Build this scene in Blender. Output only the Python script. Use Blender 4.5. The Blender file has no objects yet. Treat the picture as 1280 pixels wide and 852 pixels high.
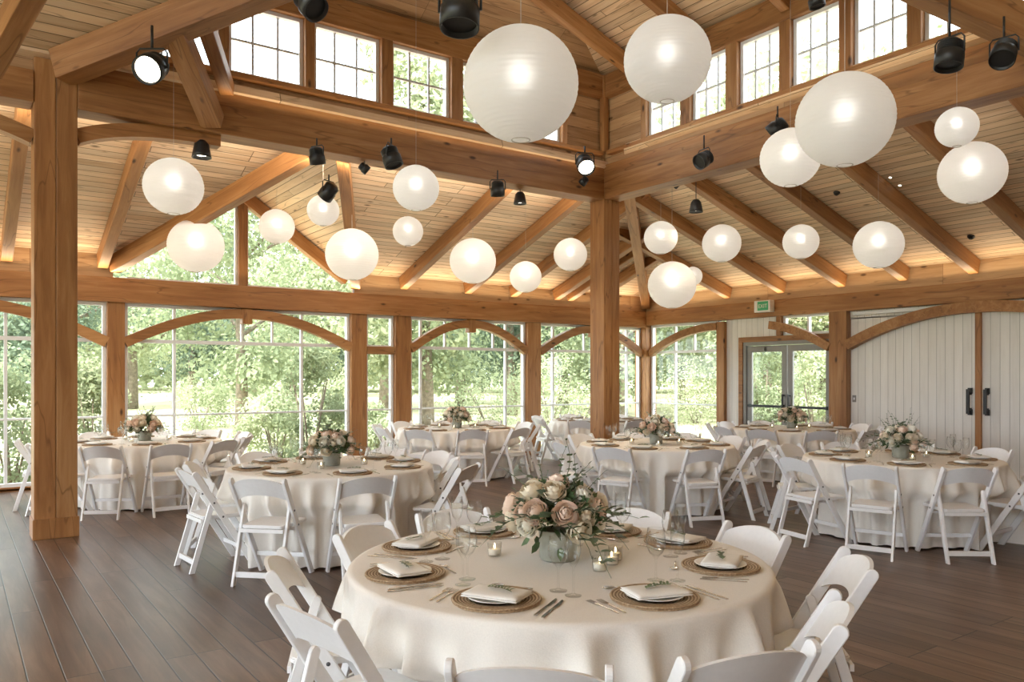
import bpy, bmesh, math, random
from mathutils import Vector, Matrix, noise
random.seed(7)
R = math.radians
COL = bpy.context.scene.collection
SC = bpy.context.scene

# ------------------------------------------------------------------ camera frame
FPX, HOR, CZ = 994.0, 470.0, 1.6
CS, SN = 0.817, 0.5766
def W(r, f, z=0.0):                      # right / forward metres from the camera -> world
    return Vector((SN*f + CS*r, CS*f - SN*r, z))
def at(x, y, d):                         # pixel at a depth
    return W((x-640)/FPX*d, d, CZ + (HOR-y)/FPX*d)
def onY(x, y, Y):
    r = (x-640)/FPX; return at(x, y, Y/(CS-SN*r))
def onX(x, y, X):
    r = (x-640)/FPX; return at(x, y, X/(SN+CS*r))

cam_d = bpy.data.cameras.new('camera'); cam = bpy.data.objects.new('camera', cam_d); COL.objects.link(cam)
cam.location = (0, 0, CZ); cam.rotation_euler = (R(90), 0, -math.atan2(SN, CS))
cam_d.sensor_width = 36; cam_d.lens = 36*FPX/1280; cam_d.shift_y = (HOR-426)/1280.0
cam_d.clip_start = .05; cam_d.clip_end = 500
SC.camera = cam

# ------------------------------------------------------------------ materials
def new_mat(name):
    m = bpy.data.materials.new(name); m.use_nodes = True
    nt = m.node_tree; nt.nodes.clear()
    out = nt.nodes.new('ShaderNodeOutputMaterial')
    return m, nt, out
def nd(nt, kind, **kw):
    n = nt.nodes.new(kind)
    for k, v in kw.items():
        if k in n.inputs: n.inputs[k].default_value = v
        else: setattr(n, k, v)
    return n
def ramp(nt, stops):
    n = nt.nodes.new('ShaderNodeValToRGB')
    e = n.color_ramp.elements
    while len(e) < len(stops): e.new(.5)
    for el, (p, c) in zip(e, stops):
        el.position = p; el.color = (*c, 1)
    return n
def simple(name, col, rough=.5, metal=0, var=.0, spec=.5, bump=0, bscale=40, sheen=0):
    m, nt, out = new_mat(name)
    p = nd(nt, 'ShaderNodeBsdfPrincipled', Roughness=rough, Metallic=metal)
    p.inputs['Specular IOR Level'].default_value = spec
    tc = nd(nt, 'ShaderNodeTexCoord')
    nz = nd(nt, 'ShaderNodeTexNoise', Scale=bscale, Detail=4.0)
    nt.links.new(tc.outputs['Object'], nz.inputs['Vector'])
    a = tuple(max(0, c*(1-var)) for c in col); b = tuple(min(1, c*(1+var)) for c in col)
    r = ramp(nt, [(.3, a), (.7, b)])
    nt.links.new(nz.outputs['Fac'], r.inputs['Fac'])
    nt.links.new(r.outputs['Color'], p.inputs['Base Color'])
    if bump:
        bp = nd(nt, 'ShaderNodeBump', Strength=bump, Distance=.01)
        nt.links.new(nz.outputs['Fac'], bp.inputs['Height']); nt.links.new(bp.outputs['Normal'], p.inputs['Normal'])
    nt.links.new(p.outputs['BSDF'], out.inputs['Surface'])
    return m

def wood(name, dark, mid, light, rough=.5, plank=None, seam=.35, knots=True, ring=1.0, coat=0, board_var=.5):
    """grain along local X; plank = (board length, board width) lays boards in the local XY plane"""
    m, nt, out = new_mat(name); L = nt.links.new
    p = nd(nt, 'ShaderNodeBsdfPrincipled', Roughness=rough)
    p.inputs['Specular IOR Level'].default_value = .4
    tc = nd(nt, 'ShaderNodeTexCoord'); oi = nd(nt, 'ShaderNodeObjectInfo')
    off = nd(nt, 'ShaderNodeVectorMath', operation='ADD')
    sc = nd(nt, 'ShaderNodeVectorMath', operation='SCALE'); sc.inputs['Scale'].default_value = 37.0
    cmb = nd(nt, 'ShaderNodeCombineXYZ')
    L(oi.outputs['Random'], cmb.inputs[0]); L(oi.outputs['Random'], cmb.inputs[1]); L(oi.outputs['Random'], cmb.inputs[2])
    L(cmb.outputs[0], sc.inputs[0]); 
    if plank:
        br = nd(nt, 'ShaderNodeTexBrick', Scale=1.0); br.offset = .37; br.offset_frequency = 3
        br.inputs['Color1'].default_value = (0, 0, 0, 1); br.inputs['Color2'].default_value = (1, 1, 1, 1)
        br.inputs['Mortar'].default_value = (.5, .5, .5, 1); br.inputs['Mortar Size'].default_value = plank[2] if len(plank) > 2 else .004
        br.inputs['Mortar Smooth'].default_value = .3
        br.inputs['Brick Width'].default_value = plank[0]; br.inputs['Row Height'].default_value = plank[1]
        L(tc.outputs['Object'], br.inputs['Vector'])
        sc2 = nd(nt, 'ShaderNodeVectorMath', operation='SCALE'); sc2.inputs['Scale'].default_value = 11.0
        L(br.outputs['Color'], sc2.inputs[0])
        L(tc.outputs['Object'], off.inputs[0]); L(sc2.outputs[0], off.inputs[1])
    else:
        L(tc.outputs['Object'], off.inputs[0]); L(sc.outputs[0], off.inputs[1])
    mp = nd(nt, 'ShaderNodeMapping'); mp.inputs['Scale'].default_value = (1.2*ring, 14*ring, 14*ring)
    L(off.outputs[0], mp.inputs['Vector'])
    n1 = nd(nt, 'ShaderNodeTexNoise', Scale=1.0, Detail=6.0, Roughness=.62, Distortion=.6); L(mp.outputs[0], n1.inputs['Vector'])
    mp2 = nd(nt, 'ShaderNodeMapping'); mp2.inputs['Scale'].default_value = (.5, 2.2, 2.2); L(off.outputs[0], mp2.inputs['Vector'])
    n2 = nd(nt, 'ShaderNodeTexNoise', Scale=1.0, Detail=3.0); L(mp2.outputs[0], n2.inputs['Vector'])
    ad = nd(nt, 'ShaderNodeMath', operation='MULTIPLY_ADD'); ad.inputs[1].default_value = .55
    L(n1.outputs['Fac'], ad.inputs[0])
    m2 = nd(nt, 'ShaderNodeMath', operation='MULTIPLY'); m2.inputs[1].default_value = .45; L(n2.outputs['Fac'], m2.inputs[0]); L(m2.outputs[0], ad.inputs[2])
    rp = ramp(nt, [(.30, dark), (.5, mid), (.70, light)]); L(ad.outputs[0], rp.inputs['Fac'])
    col = rp.outputs['Color']
    if plank:
        mx = nd(nt, 'ShaderNodeMix', data_type='RGBA', blend_type='MULTIPLY'); mx.inputs['Factor'].default_value = board_var
        r3 = ramp(nt, [(0, (.62, .6, .58)), (1, (1.12, 1.1, 1.08))]); L(br.outputs['Color'], r3.inputs['Fac'])
        L(col, mx.inputs['A']); L(r3.outputs['Color'], mx.inputs['B']); col = mx.outputs['Result']
    if knots:
        mk = nd(nt, 'ShaderNodeMapping'); mk.inputs['Scale'].default_value = (1.7, 4.2, 4.2); L(off.outputs[0], mk.inputs['Vector'])
        vo = nd(nt, 'ShaderNodeTexVoronoi', Scale=1.0); L(mk.outputs[0], vo.inputs['Vector'])
        rk = ramp(nt, [(.05, (1, 1, 1)), (.12, (0, 0, 0))]); L(vo.outputs['Distance'], rk.inputs['Fac'])
        mx = nd(nt, 'ShaderNodeMix', data_type='RGBA'); L(rk.outputs['Color'], mx.inputs['Factor'])
        mx.inputs['B'].default_value = (*[c*.35 for c in dark], 1); L(col, mx.inputs['A']); col = mx.outputs['Result']
        # drying checks: thin dark cracks along the grain
        mc = nd(nt, 'ShaderNodeMapping'); mc.inputs['Scale'].default_value = (.45, 5, 5); L(off.outputs[0], mc.inputs['Vector'])
        nc = nd(nt, 'ShaderNodeTexNoise', Scale=1.0, Detail=2.0); L(mc.outputs[0], nc.inputs['Vector'])
        rc = ramp(nt, [(.488, (0, 0, 0)), (.498, (.6, .6, .6)), (.508, (0, 0, 0))]); L(nc.outputs['Fac'], rc.inputs['Fac'])
        mx = nd(nt, 'ShaderNodeMix', data_type='RGBA'); L(rc.outputs['Color'], mx.inputs['Factor'])
        mx.inputs['B'].default_value = (*[c*.5 for c in dark], 1); L(col, mx.inputs['A']); col = mx.outputs['Result']
    if plank:
        mx = nd(nt, 'ShaderNodeMix', data_type='RGBA'); L(br.outputs['Fac'], mx.inputs['Factor'])
        mx.inputs['B'].default_value = (*[c*seam for c in dark], 1); L(col, mx.inputs['A']); col = mx.outputs['Result']
    else:
        hs = nd(nt, 'ShaderNodeHueSaturation'); mr = nd(nt, 'ShaderNodeMapRange'); mr.inputs['To Min'].default_value = .85; mr.inputs['To Max'].default_value = 1.12
        L(oi.outputs['Random'], mr.inputs['Value']); L(mr.outputs[0], hs.inputs['Value']); L(col, hs.inputs['Color']); col = hs.outputs['Color']
    L(col, p.inputs['Base Color'])
    bp = nd(nt, 'ShaderNodeBump', Strength=.25, Distance=.004); L(ad.outputs[0], bp.inputs['Height'])
    nrm = bp.outputs['Normal']
    if plank:
        b2 = nd(nt, 'ShaderNodeBump', Strength=.6, Distance=.006); b2.invert = True
        L(br.outputs['Fac'], b2.inputs['Height']); L(nrm, b2.inputs['Normal']); nrm = b2.outputs['Normal']
    L(nrm, p.inputs['Normal'])
    L(p.outputs['BSDF'], out.inputs['Surface'])
    return m

M = {}
M['timber'] = wood('timber', (.185, .075, .023), (.325, .148, .050), (.465, .25, .10), .5)
M['ceiling'] = wood('ceiling_boards', (.58, .375, .205), (.79, .59, .385), (.88, .72, .51), .55, plank=(3.1, .118, .0055), seam=.30, board_var=.55)
M['upper'] = wood('upper_wall_boards', (.35, .19, .085), (.53, .33, .17), (.64, .44, .25), .55, plank=(3.3, .16, .003), seam=.4, board_var=.5)
M['floor'] = wood('floor_boards', (.070, .040, .027), (.150, .092, .062), (.27, .18, .125), .33, plank=(2.4, .165, .0045), seam=.2, knots=False, board_var=.95)
M['whiteboard'] = wood('white_boards', (.66, .63, .58), (.74, .715, .67), (.80, .78, .745), .6, plank=(9.0, .135, .003), seam=.42, knots=False, board_var=.12)
M['plastic'] = simple('white_resin', (.80, .80, .81), .38, var=.02)
M['cloth'] = simple('cream_cloth', (.83, .80, .755), .9, var=.03, bump=.15, bscale=180, spec=.15)
M['napkin'] = simple('napkin_linen', (.83, .81, .77), .9, var=.03, bump=.2, bscale=260, spec=.1)
M['ceramic'] = simple('white_ceramic', (.83, .82, .79), .2, var=.01)
M['vase'] = simple('grey_vase', (.30, .30, .25), .35, var=.2, bscale=14)
M['black'] = simple('black_metal', (.016, .017, .018), .4, var=.1)
M['blackdark'] = simple('black_plastic', (.012, .012, .013), .6, var=.1)
M['steel'] = simple('steel', (.62, .60, .57), .22, 1.0, var=.03)
M['handle'] = simple('black_iron', (.012, .012, .014), .45, var=.1)
M['alu'] = simple('grey_aluminium', (.22, .21, .195), .45, .2, var=.04)
M['vinyl'] = simple('white_window_frame', (.74, .75, .76), .45, var=.02)
M['muntin'] = simple('grey_muntin', (.58, .59, .61), .5, var=.03)
M['leaf'] = simple('leaf_green', (.075, .12, .048), .55, var=.35, bscale=25)
M['leaf2'] = simple('eucalyptus_green', (.15, .20, .13), .6, var=.3, bscale=25)
M['herb'] = simple('herb_green', (.11, .15, .07), .6, var=.25)
M['rose_cream'] = simple('rose_cream', (.86, .78, .64), .65, var=.06, bscale=20)
M['rose_blush'] = simple('rose_blush', (.87, .70, .58), .65, var=.08, bscale=20)
M['rose_white'] = simple('rose_white', (.88, .85, .76), .65, var=.05, bscale=20)
M['bark'] = simple('bark', (.20, .16, .12), .9, var=.35, bump=.8, bscale=9)
M['wax'] = simple('candle_wax', (.85, .80, .70), .5, var=.02)
M['green_sign'] = simple('sign_green', (.05, .42, .20), .4, var=.05)
M['white_sign'] = simple('sign_white', (.75, .75, .72), .4, var=.02)
M['bolt'] = simple('dark_bolt', (.10, .10, .11), .4, .8, var=.1)

def weave():
    m, nt, out = new_mat('woven_rattan'); L = nt.links.new
    p = nd(nt, 'ShaderNodeBsdfPrincipled', Roughness=.7)
    tc = nd(nt, 'ShaderNodeTexCoord')
    wv = nd(nt, 'ShaderNodeTexWave', Scale=26.0, Distortion=1.5, Detail=2.0); wv.wave_type = 'RINGS'; wv.rings_direction = 'Z'
    wv.inputs['Detail Scale'].default_value = 6.0
    L(tc.outputs['Object'], wv.inputs['Vector'])
    nz = nd(nt, 'ShaderNodeTexNoise', Scale=90.0, Detail=2.0); L(tc.outputs['Object'], nz.inputs['Vector'])
    mu = nd(nt, 'ShaderNodeMath', operation='MULTIPLY_ADD'); mu.inputs[1].default_value = .5; L(nz.outputs['Fac'], mu.inputs[0])
    m2 = nd(nt, 'ShaderNodeMath', operation='MULTIPLY'); m2.inputs[1].default_value = .5; L(wv.outputs['Fac'], m2.inputs[0]); L(m2.outputs[0], mu.inputs[2])
    r = ramp(nt, [(.25, (.20, .12, .06)), (.5, (.38, .265, .155)), (.75, (.62, .49, .34))]); L(mu.outputs[0], r.inputs['Fac'])
    L(r.outputs['Color'], p.inputs['Base Color'])
    bp = nd(nt, 'ShaderNodeBump', Strength=.8, Distance=.004); L(mu.outputs[0], bp.inputs['Height']); L(bp.outputs['Normal'], p.inputs['Normal'])
    L(p.outputs['BSDF'], out.inputs['Surface']); return m
M['woven'] = weave()

def glass(name, tint=(1, 1, 1), edge=.0, refl=1.0, rough=0.02):
    m, nt, out = new_mat(name); L = nt.links.new
    t = nd(nt, 'ShaderNodeBsdfTransparent'); g = nd(nt, 'ShaderNodeBsdfGlossy', Roughness=rough)
    fr = nd(nt, 'ShaderNodeLayerWeight', Blend=.5)
    pw = nd(nt, 'ShaderNodeMath', operation='POWER'); pw.inputs[1].default_value = 3.2; L(fr.outputs['Facing'], pw.inputs[0])
    mr = nd(nt, 'ShaderNodeMapRange'); mr.inputs['To Min'].default_value = .035*refl; mr.inputs['To Max'].default_value = .55*refl
    L(pw.outputs[0], mr.inputs['Value'])
    mixc = nd(nt, 'ShaderNodeMix', data_type='RGBA'); mixc.inputs['A'].default_value = (*tint, 1); mixc.inputs['B'].default_value = (*[c*(1-edge) for c in tint], 1)
    L(pw.outputs[0], mixc.inputs['Factor']); L(mixc.outputs['Result'], t.inputs['Color'])
    mx = nd(nt, 'ShaderNodeMixShader'); L(mr.outputs[0], mx.inputs['Fac']); L(t.outputs[0], mx.inputs[1]); L(g.outputs[0], mx.inputs[2])
    L(mx.outputs[0], out.inputs['Surface']); return m
M['pane'] = glass('window_glass', (.97, .985, .98), .05, .5)
M['wine'] = glass('wine_glass', (.992, .995, .992), .22, .8)
M['votive'] = glass('votive_glass', (.97, .97, .96), .08, .6, .2)

def emit(name, col, s):
    m, nt, out = new_mat(name)
    e = nd(nt, 'ShaderNodeEmission', Strength=s); e.inputs['Color'].default_value = (*col, 1)
    nt.links.new(e.outputs[0], out.inputs['Surface']); return m
M['bulb'] = emit('lantern_bulb', (1, .96, .90), 9)
M['lamp'] = emit('lamp_lens', (1, .88, .68), 7)
M['flame'] = emit('candle_flame', (1, .75, .42), 9)
M['bulb_dim'] = emit('lantern_bulb_dim', (1, .97, .93), 5)

def paper():
    m, nt, out = new_mat('lantern_paper'); L = nt.links.new
    d = nd(nt, 'ShaderNodeBsdfDiffuse'); d.inputs['Color'].default_value = (.90, .89, .87, 1)
    t = nd(nt, 'ShaderNodeBsdfTranslucent'); t.inputs['Color'].default_value = (.90, .88, .85, 1)
    r = nd(nt, 'ShaderNodeBsdfRefraction', Roughness=.6, IOR=1.38); r.inputs['Color'].default_value = (.9, .9, .88, 1)
    tc = nd(nt, 'ShaderNodeTexCoord'); nz = nd(nt, 'ShaderNodeTexNoise', Scale=9.0, Detail=5.0)
    L(tc.outputs['Object'], nz.inputs['Vector'])
    bp = nd(nt, 'ShaderNodeBump', Strength=.15, Distance=.01); L(nz.outputs['Fac'], bp.inputs['Height']); L(bp.outputs[0], d.inputs['Normal'])
    a = nd(nt, 'ShaderNodeMixShader'); a.inputs[0].default_value = .5; L(d.outputs[0], a.inputs[1]); L(t.outputs[0], a.inputs[2])
    b = nd(nt, 'ShaderNodeMixShader'); b.inputs[0].default_value = .075; L(a.outputs[0], b.inputs[1]); L(r.outputs[0], b.inputs[2])
    L(b.outputs[0], out.inputs['Surface']); return m
M['paper'] = paper()
M['cordwhite'] = simple('white_cord', (.55, .50, .44), .6)

def foliage(name, a, b):
    m, nt, out = new_mat(name); L = nt.links.new
    d = nd(nt, 'ShaderNodeBsdfDiffuse'); t = nd(nt, 'ShaderNodeBsdfTranslucent')
    tc = nd(nt, 'ShaderNodeTexCoord'); nz = nd(nt, 'ShaderNodeTexNoise', Scale=1.6, Detail=5.0); L(tc.outputs['Object'], nz.inputs['Vector'])
    r = ramp(nt, [(.35, a), (.65, b)]); L(nz.outputs['Fac'], r.inputs['Fac'])
    L(r.outputs['Color'], d.inputs['Color']); L(r.outputs['Color'], t.inputs['Color'])
    x = nd(nt, 'ShaderNodeMixShader'); x.inputs[0].default_value = .4; L(d.outputs[0], x.inputs[1]); L(t.outputs[0], x.inputs[2])
    L(x.outputs[0], out.inputs['Surface']); return m
M['fol_mid'] = foliage('foliage_mid', (.18, .215, .12), (.35, .395, .24))
M['fol_light'] = foliage('foliage_light', (.29, .33, .19), (.47, .495, .32))
M['fol_dark'] = foliage('foliage_dark', (.11, .15, .105), (.22, .27, .185))
def meadow():
    m, nt, out = new_mat('meadow'); L = nt.links.new
    p = nd(nt, 'ShaderNodeBsdfDiffuse')
    tc = nd(nt, 'ShaderNodeTexCoord'); nz = nd(nt, 'ShaderNodeTexNoise', Scale=.35, Detail=8.0); L(tc.outputs['Object'], nz.inputs['Vector'])
    r = ramp(nt, [(.3, (.29, .30, .15)), (.5, (.41, .39, .24)), (.7, (.50, .46, .33))]); L(nz.outputs['Fac'], r.inputs['Fac'])
    L(r.outputs['Color'], p.inputs['Color']); L(p.outputs[0], out.inputs['Surface']); return m
M['meadow'] = meadow()

# ------------------------------------------------------------------ object helpers
def link(name, me, mat, parent=None, smooth=False):
    o = bpy.data.objects.new(name, me); COL.objects.link(o)
    if mat is not None and not me.materials: me.materials.append(M[mat] if isinstance(mat, str) else mat)
    if smooth:
        for p in me.polygons: p.use_smooth = True
    if parent is not None: o.parent = parent
    return o
def obj(name, bm, mat, parent=None, smooth=False):
    me = bpy.data.meshes.new(name); bm.normal_update(); bm.to_mesh(me); bm.free()
    return link(name, me, mat, parent, smooth)
def tag(o, label, cat=None, group=None, kind=None):
    if label: o['label'] = label
    if cat: o['category'] = cat
    if group: o['group'] = group
    if kind: o['kind'] = kind
    return o
def empty(name, loc=(0, 0, 0), rz=0.0):
    o = bpy.data.objects.new(name, None); COL.objects.link(o); o.location = loc; o.rotation_euler = (0, 0, rz); o.empty_display_size = .1
    return o
KIDS = {}
def copy_tree(o, parent=None):
    c = o.copy(); COL.objects.link(c)
    for k in ('label', 'category', 'group', 'kind'):
        pass
    if parent is not None: c.parent = parent
    for ch in o.children: copy_tree(ch, c)
    return c
def box(bm, x0, x1, y0, y1, z0, z1, mx=None, bev=0):
    b2 = bmesh.new(); bmesh.ops.create_cube(b2, size=1)
    for v in b2.verts:
        v.co = Vector(((x0+x1)/2+v.co.x*(x1-x0), (y0+y1)/2+v.co.y*(y1-y0), (z0+z1)/2+v.co.z*(z1-z0)))
    if bev: bmesh.ops.bevel(b2, geom=b2.edges[:], offset=bev, segments=2, affect='EDGES', profile=.6)
    merge(bm, b2, mx)
def merge(bm, b2, mx=None):
    if mx is not None: bmesh.ops.transform(b2, matrix=mx, verts=b2.verts)
    vm = {}
    for v in b2.verts: vm[v] = bm.verts.new(v.co)
    for f in b2.faces:
        try:
            nf = bm.faces.new([vm[v] for v in f.verts]); nf.smooth = f.smooth
        except ValueError: pass
    b2.free()
def lathe(bm, prof, n=24, mx=None, close=False):
    b2 = bmesh.new(); rings = []
    for r, z in prof:
        if r < 1e-5: rings.append([b2.verts.new((0, 0, z))])
        else: rings.append([b2.verts.new((r*math.cos(2*math.pi*i/n), r*math.sin(2*math.pi*i/n), z)) for i in range(n)])
    for a, b in zip(rings, rings[1:]):
        for i in range(n):
            j = (i+1) % n
            if len(a) == 1 and len(b) == 1: continue
            if len(a) == 1: f = b2.faces.new((a[0], b[j], b[i]))
            elif len(b) == 1: f = b2.faces.new((a[i], a[j], b[0]))
            else: f = b2.faces.new((a[i], a[j], b[j], b[i]))
            f.smooth = True
    merge(bm, b2, mx)
def tube(bm, pts, rad, n=8, cap=True):
    pts = [Vector(p) for p in pts]; rings = []
    rr = rad if isinstance(rad, (list, tuple)) else [rad]*len(pts)
    for i, p in enumerate(pts):
        t = (pts[min(i+1, len(pts)-1)]-pts[max(i-1, 0)]).normalized()
        u = t.cross(Vector((0, 0, 1)) if abs(t.z) < .9 else Vector((1, 0, 0))).normalized(); v = t.cross(u)
        rings.append([bm.verts.new(p+(u*math.cos(2*math.pi*k/n)+v*math.sin(2*math.pi*k/n))*rr[i]) for k in range(n)])
    for a, b in zip(rings, rings[1:]):
        for k in range(n):
            f = bm.faces.new((a[k], a[(k+1) % n], b[(k+1) % n], b[k])); f.smooth = True
    if cap:
        bm.faces.new(rings[0][::-1]); bm.faces.new(rings[-1])
def prism(bm, poly, h0, h1, axis='z', mx=None):
    """extrude a 2-D polygon"""
    b2 = bmesh.new()
    def P(a, b, h): return {'z': (a, b, h), 'x': (h, a, b), 'y': (a, h, b)}[axis]
    lo = [b2.verts.new(P(a, b, h0)) for a, b in poly]; hi = [b2.verts.new(P(a, b, h1)) for a, b in poly]
    b2.faces.new(lo); b2.faces.new(hi[::-1])
    n = len(poly)
    for i in range(n): b2.faces.new((lo[i], lo[(i+1) % n], hi[(i+1) % n], hi[i]))
    bmesh.ops.recalc_face_normals(b2, faces=b2.faces)
    merge(bm, b2, mx)

def frame_mx(p0, xdir, up=Vector((0, 0, 1))):
    x = Vector(xdir).normalized(); y = Vector(up).cross(x)
    if y.length < 1e-4: y = Vector((0, 1, 0)).cross(x)
    y.normalize(); z = x.cross(y)
    m = Matrix((x, y, z)).transposed().to_4x4(); m.translation = p0
    return m
def beam(name, p0, p1, w, h, anchor=.5, mat='timber', label=None, cat=None, bev=.012, up=Vector((0, 0, 1)), kind='structure', parent=None):
    p0, p1 = Vector(p0), Vector(p1); d = p1-p0
    bm = bmesh.new(); box(bm, 0, d.length, -w/2, w/2, -h*anchor, h*(1-anchor), bev=bev)
    o = obj(name, bm, mat, parent); o.matrix_world = frame_mx(p0, d, up)
    if parent is None: tag(o, label, cat or 'beam', kind=kind)
    return o
def slab(name, origin, xdir, ydir, poly, th, mat, label=None, cat=None, kind='structure'):
    """poly in world points lying on a plane; local X along xdir, thickness upward"""
    x = Vector(xdir).normalized(); y = Vector(ydir); y = (y - x*y.dot(x)).normalized(); z = x.cross(y)
    mx = Matrix((x, y, z)).transposed().to_4x4(); mx.translation = Vector(origin); inv = mx.inverted()
    pl = [inv @ Vector(p) for p in poly]
    sgn = 1 if z.z > 0 else -1
    bm = bmesh.new(); prism(bm, [(p.x, p.y) for p in pl], 0, th*sgn)
    o = obj(name, bm, mat); o.matrix_world = mx
    tag(o, label, cat, kind=kind)
    return o

# ------------------------------------------------------------------ key dimensions
YW, XW = 13.0, 12.9          # glazed back wall, right wall
PA = Vector((.85, 9.16, 0)); PB = Vector((8.21, 9.16, 0))
YA, XB = 9.0, 8.05           # inner faces of the clerestory beams
PLB, PLT = 2.69, 3.05        # plate beam bottom / top
ZB, ZT = 4.27, 4.60          # tie beams
def zL(y): return 3.36+.35*(YW-y)
def zR(x): return 3.36+.32*(XW-x)

# ------------------------------------------------------------------ floor and ground
bm = bmesh.new(); box(bm, -9, 13.25, -13.2, 7, -.12, 0)
o = obj('floor', bm, 'floor'); o.matrix_world = Matrix.Rotation(R(90), 4, 'Z')
tag(o, 'dark brown plank floor running through the whole hall', 'floor', kind='structure')
bm = bmesh.new()
g = bmesh.ops.create_grid(bm, x_segments=60, y_segments=60, size=90)
for v in bm.verts:
    dd = max(0, v.co.length-26); v.co.z = -.18 + .025*dd*(.6+.4*noise.noise(v.co*.03)) + .1*noise.noise(v.co*.13)*(v.co.length > 22)
    if v.co.length < 22: v.co.z = -.18
o = obj('ground', bm, 'meadow', smooth=True); o.location = (6, 8, 0)
tag(o, 'sunlit pale meadow outside the windows', 'meadow', kind='structure')

# ------------------------------------------------------------------ posts
def post(x, y, w, d, z1, label, plinth=False, name='timber_post', two=False):
    e = empty(name, (x, y, 0)); tag(e, label, 'post', kind='structure')
    if two:
        for k, s in enumerate((-1, 1)):
            bm = bmesh.new(); box(bm, 0, z1, -d/2, d/2, -w/4+.001, w/4-.001, bev=.010)
            q = obj('shaft', bm, 'timber', e); q.matrix_local = Matrix.Translation((s*w/4, 0, 0)) @ Matrix.Rotation(R(-90), 4, 'Y')
    else:
        bm = bmesh.new(); box(bm, 0, z1, -d/2, d/2, -w/2, w/2, bev=.012)
        q = obj('shaft', bm, 'timber', e); q.matrix_local = Matrix.Rotation(R(-90), 4, 'Y')
    if plinth:
        bm = bmesh.new(); box(bm, 0, .2, -d/2-.02, d/2+.02, -w/2-.012, w/2+.012, bev=.008)
        q = obj('plinth', bm, 'timber', e); q.matrix_local = Matrix.Rotation(R(-90), 4, 'Y')
    return e
post(.85, 9.19, .38, .34, 4.72, 'thick honey timber post at the left with a split down its middle', True, two=True)
post(8.21, 9.16, .32, .32, 4.3, 'slim timber post standing in the middle of the hall', False, two=True)
bx = [(-1.86, .24, 'leftmost outer timber post beside the thick post'), (1.99, .24, 'timber post between the two left arched windows'), (5.85, .30, 'timber post left of the narrow window'),
      (6.715, .32, 'timber post right of the narrow window'), (9.685, .34, 'timber post between the two far arched windows')]
for x, w, l in bx: post(x, YW+.06, w, .26, PLB+.02, l)
post(12.92, 13.03, .34, .34, PLB+.02, 'timber post in the far corner of the hall')
post(XW+.06, 10.815, .26, .20, PLB+.02, 'timber post left of the white strip by the glass doors')
post(XW+.04, 8.16, .30, .34, PLB+.08, 'timber post between the glass doors and the barn doors')
post(XW+.06, 3.5, .26, .32, PLB+.08, 'timber post right of the barn doors')

# ------------------------------------------------------------------ plates and tie beams
beam('tie_beam', (-9, YW+.02, PLB), (XW+.2, YW+.02, PLB), .30, PLT-PLB, 0, label='long timber plate above the windows of the back wall')
beam('tie_beam', (XW+.02, YW-.13, PLB+.05), (XW+.02, -7, PLB+.05), .30, PLT-PLB-.05, 0, label='long timber plate above the doors of the right wall')
beam('tie_beam', (PA.x-.19, 9.16, ZB), (-9, 9.16, ZB), .32, .31, 0, label='timber tie beam running left from the thick post')
beam('tie_beam', (PA.x+.19, 9.16, ZB), (8.37, 9.16, ZB), .32, .33, 0, label='timber tie beam from the thick post to the middle post')
beam('tie_beam', (8.21, 9.0, ZB), (8.21, -7, ZB), .32, .33, 0, label='timber tie beam running from the middle post to the right')
beam('trim', (PA.x+.2, 9.14, 4.60), (8.1, 9.14, 4.60), .20, .20, 0, label='upper timber band lying on the left tie beam', cat='trim')
beam('trim', (8.19, 9.04, 4.60), (8.19, -7, 4.60), .20, .20, 0, label='upper timber band lying on the right tie beam', cat='trim')
# clerestory walls of boards
def vwall(name, p0, p1, z0, z1, th, mat, label, cat='wall'):
    p0, p1 = Vector(p0), Vector(p1); d = p1-p0; L = d.length
    bm = bmesh.new(); box(bm, 0, L, 0, z1-z0, -th, 0)
    x = d.normalized(); z = Vector((0, 0, 1)); yv = z; zz = x.cross(yv)
    mx = Matrix((x, yv, zz)).transposed().to_4x4(); mx.translation = (p0.x, p0.y, z0)
    o = obj(name, bm, mat); o.matrix_world = mx; tag(o, label, cat, kind='structure'); return o
SIL, HED, TOP = 4.98, 5.80, 6.12
YC, XC = 9.10, 8.15
vwall('wall_clerestory', (-9, YC, 0), (1.50, YC, 0), 4.55, TOP+.1, .12, 'upper', 'board wall above the tie beam behind the thick post')
vwall('wall_clerestory', (1.50, YC, 0), (8.25, YC, 0), 4.6, SIL, .12, 'upper', 'board wall under the left row of high windows')
vwall('wall_clerestory', (7.30, YC, 0), (8.25, YC, 0), SIL, TOP, .12, 'upper', 'board wall right of the left row of high windows')
vwall('wall_clerestory', (XC, 9.2, 0), (XC, -7, 0), 4.6, SIL, .12, 'upper', 'board wall under the right row of high windows')
vwall('wall_clerestory', (XC, 9.2, 0), (XC, 8.16, 0), SIL, TOP, .12, 'upper', 'board wall left of the right row of high windows')
vwall('wall_clerestory', (XC, 2.6, 0), (XC, -7, 0), SIL, TOP, .12, 'upper', 'board wall beyond the right row of high windows')
beam('trim', (1.4, YC-.02, HED), (8.1, YC-.02, HED), .16, TOP-HED+.02, 0, label='timber header over the left row of high windows', cat='trim')
beam('trim', (XC-.02, 9.02, HED), (XC-.02, -7, HED), .16, TOP-HED+.02, 0, label='timber header over the right row of high windows', cat='trim')
beam('trim', (1.4, YC-.03, SIL-.05), (8.05, YC-.03, SIL-.05), .14, .06, 0, label='timber sill under the left row of high windows', cat='trim')
beam('trim', (XC-.03, 8.95, SIL-.05), (XC-.03, -7, SIL-.05), .14, .06, 0, label='timber sill under the right row of high windows', cat='trim')
beam('trim', (8.07, 9.02, SIL), (8.07, 9.02, TOP), .1, .1, .5, label='corner timber trim between the two rows of high windows', cat='trim')

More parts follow.
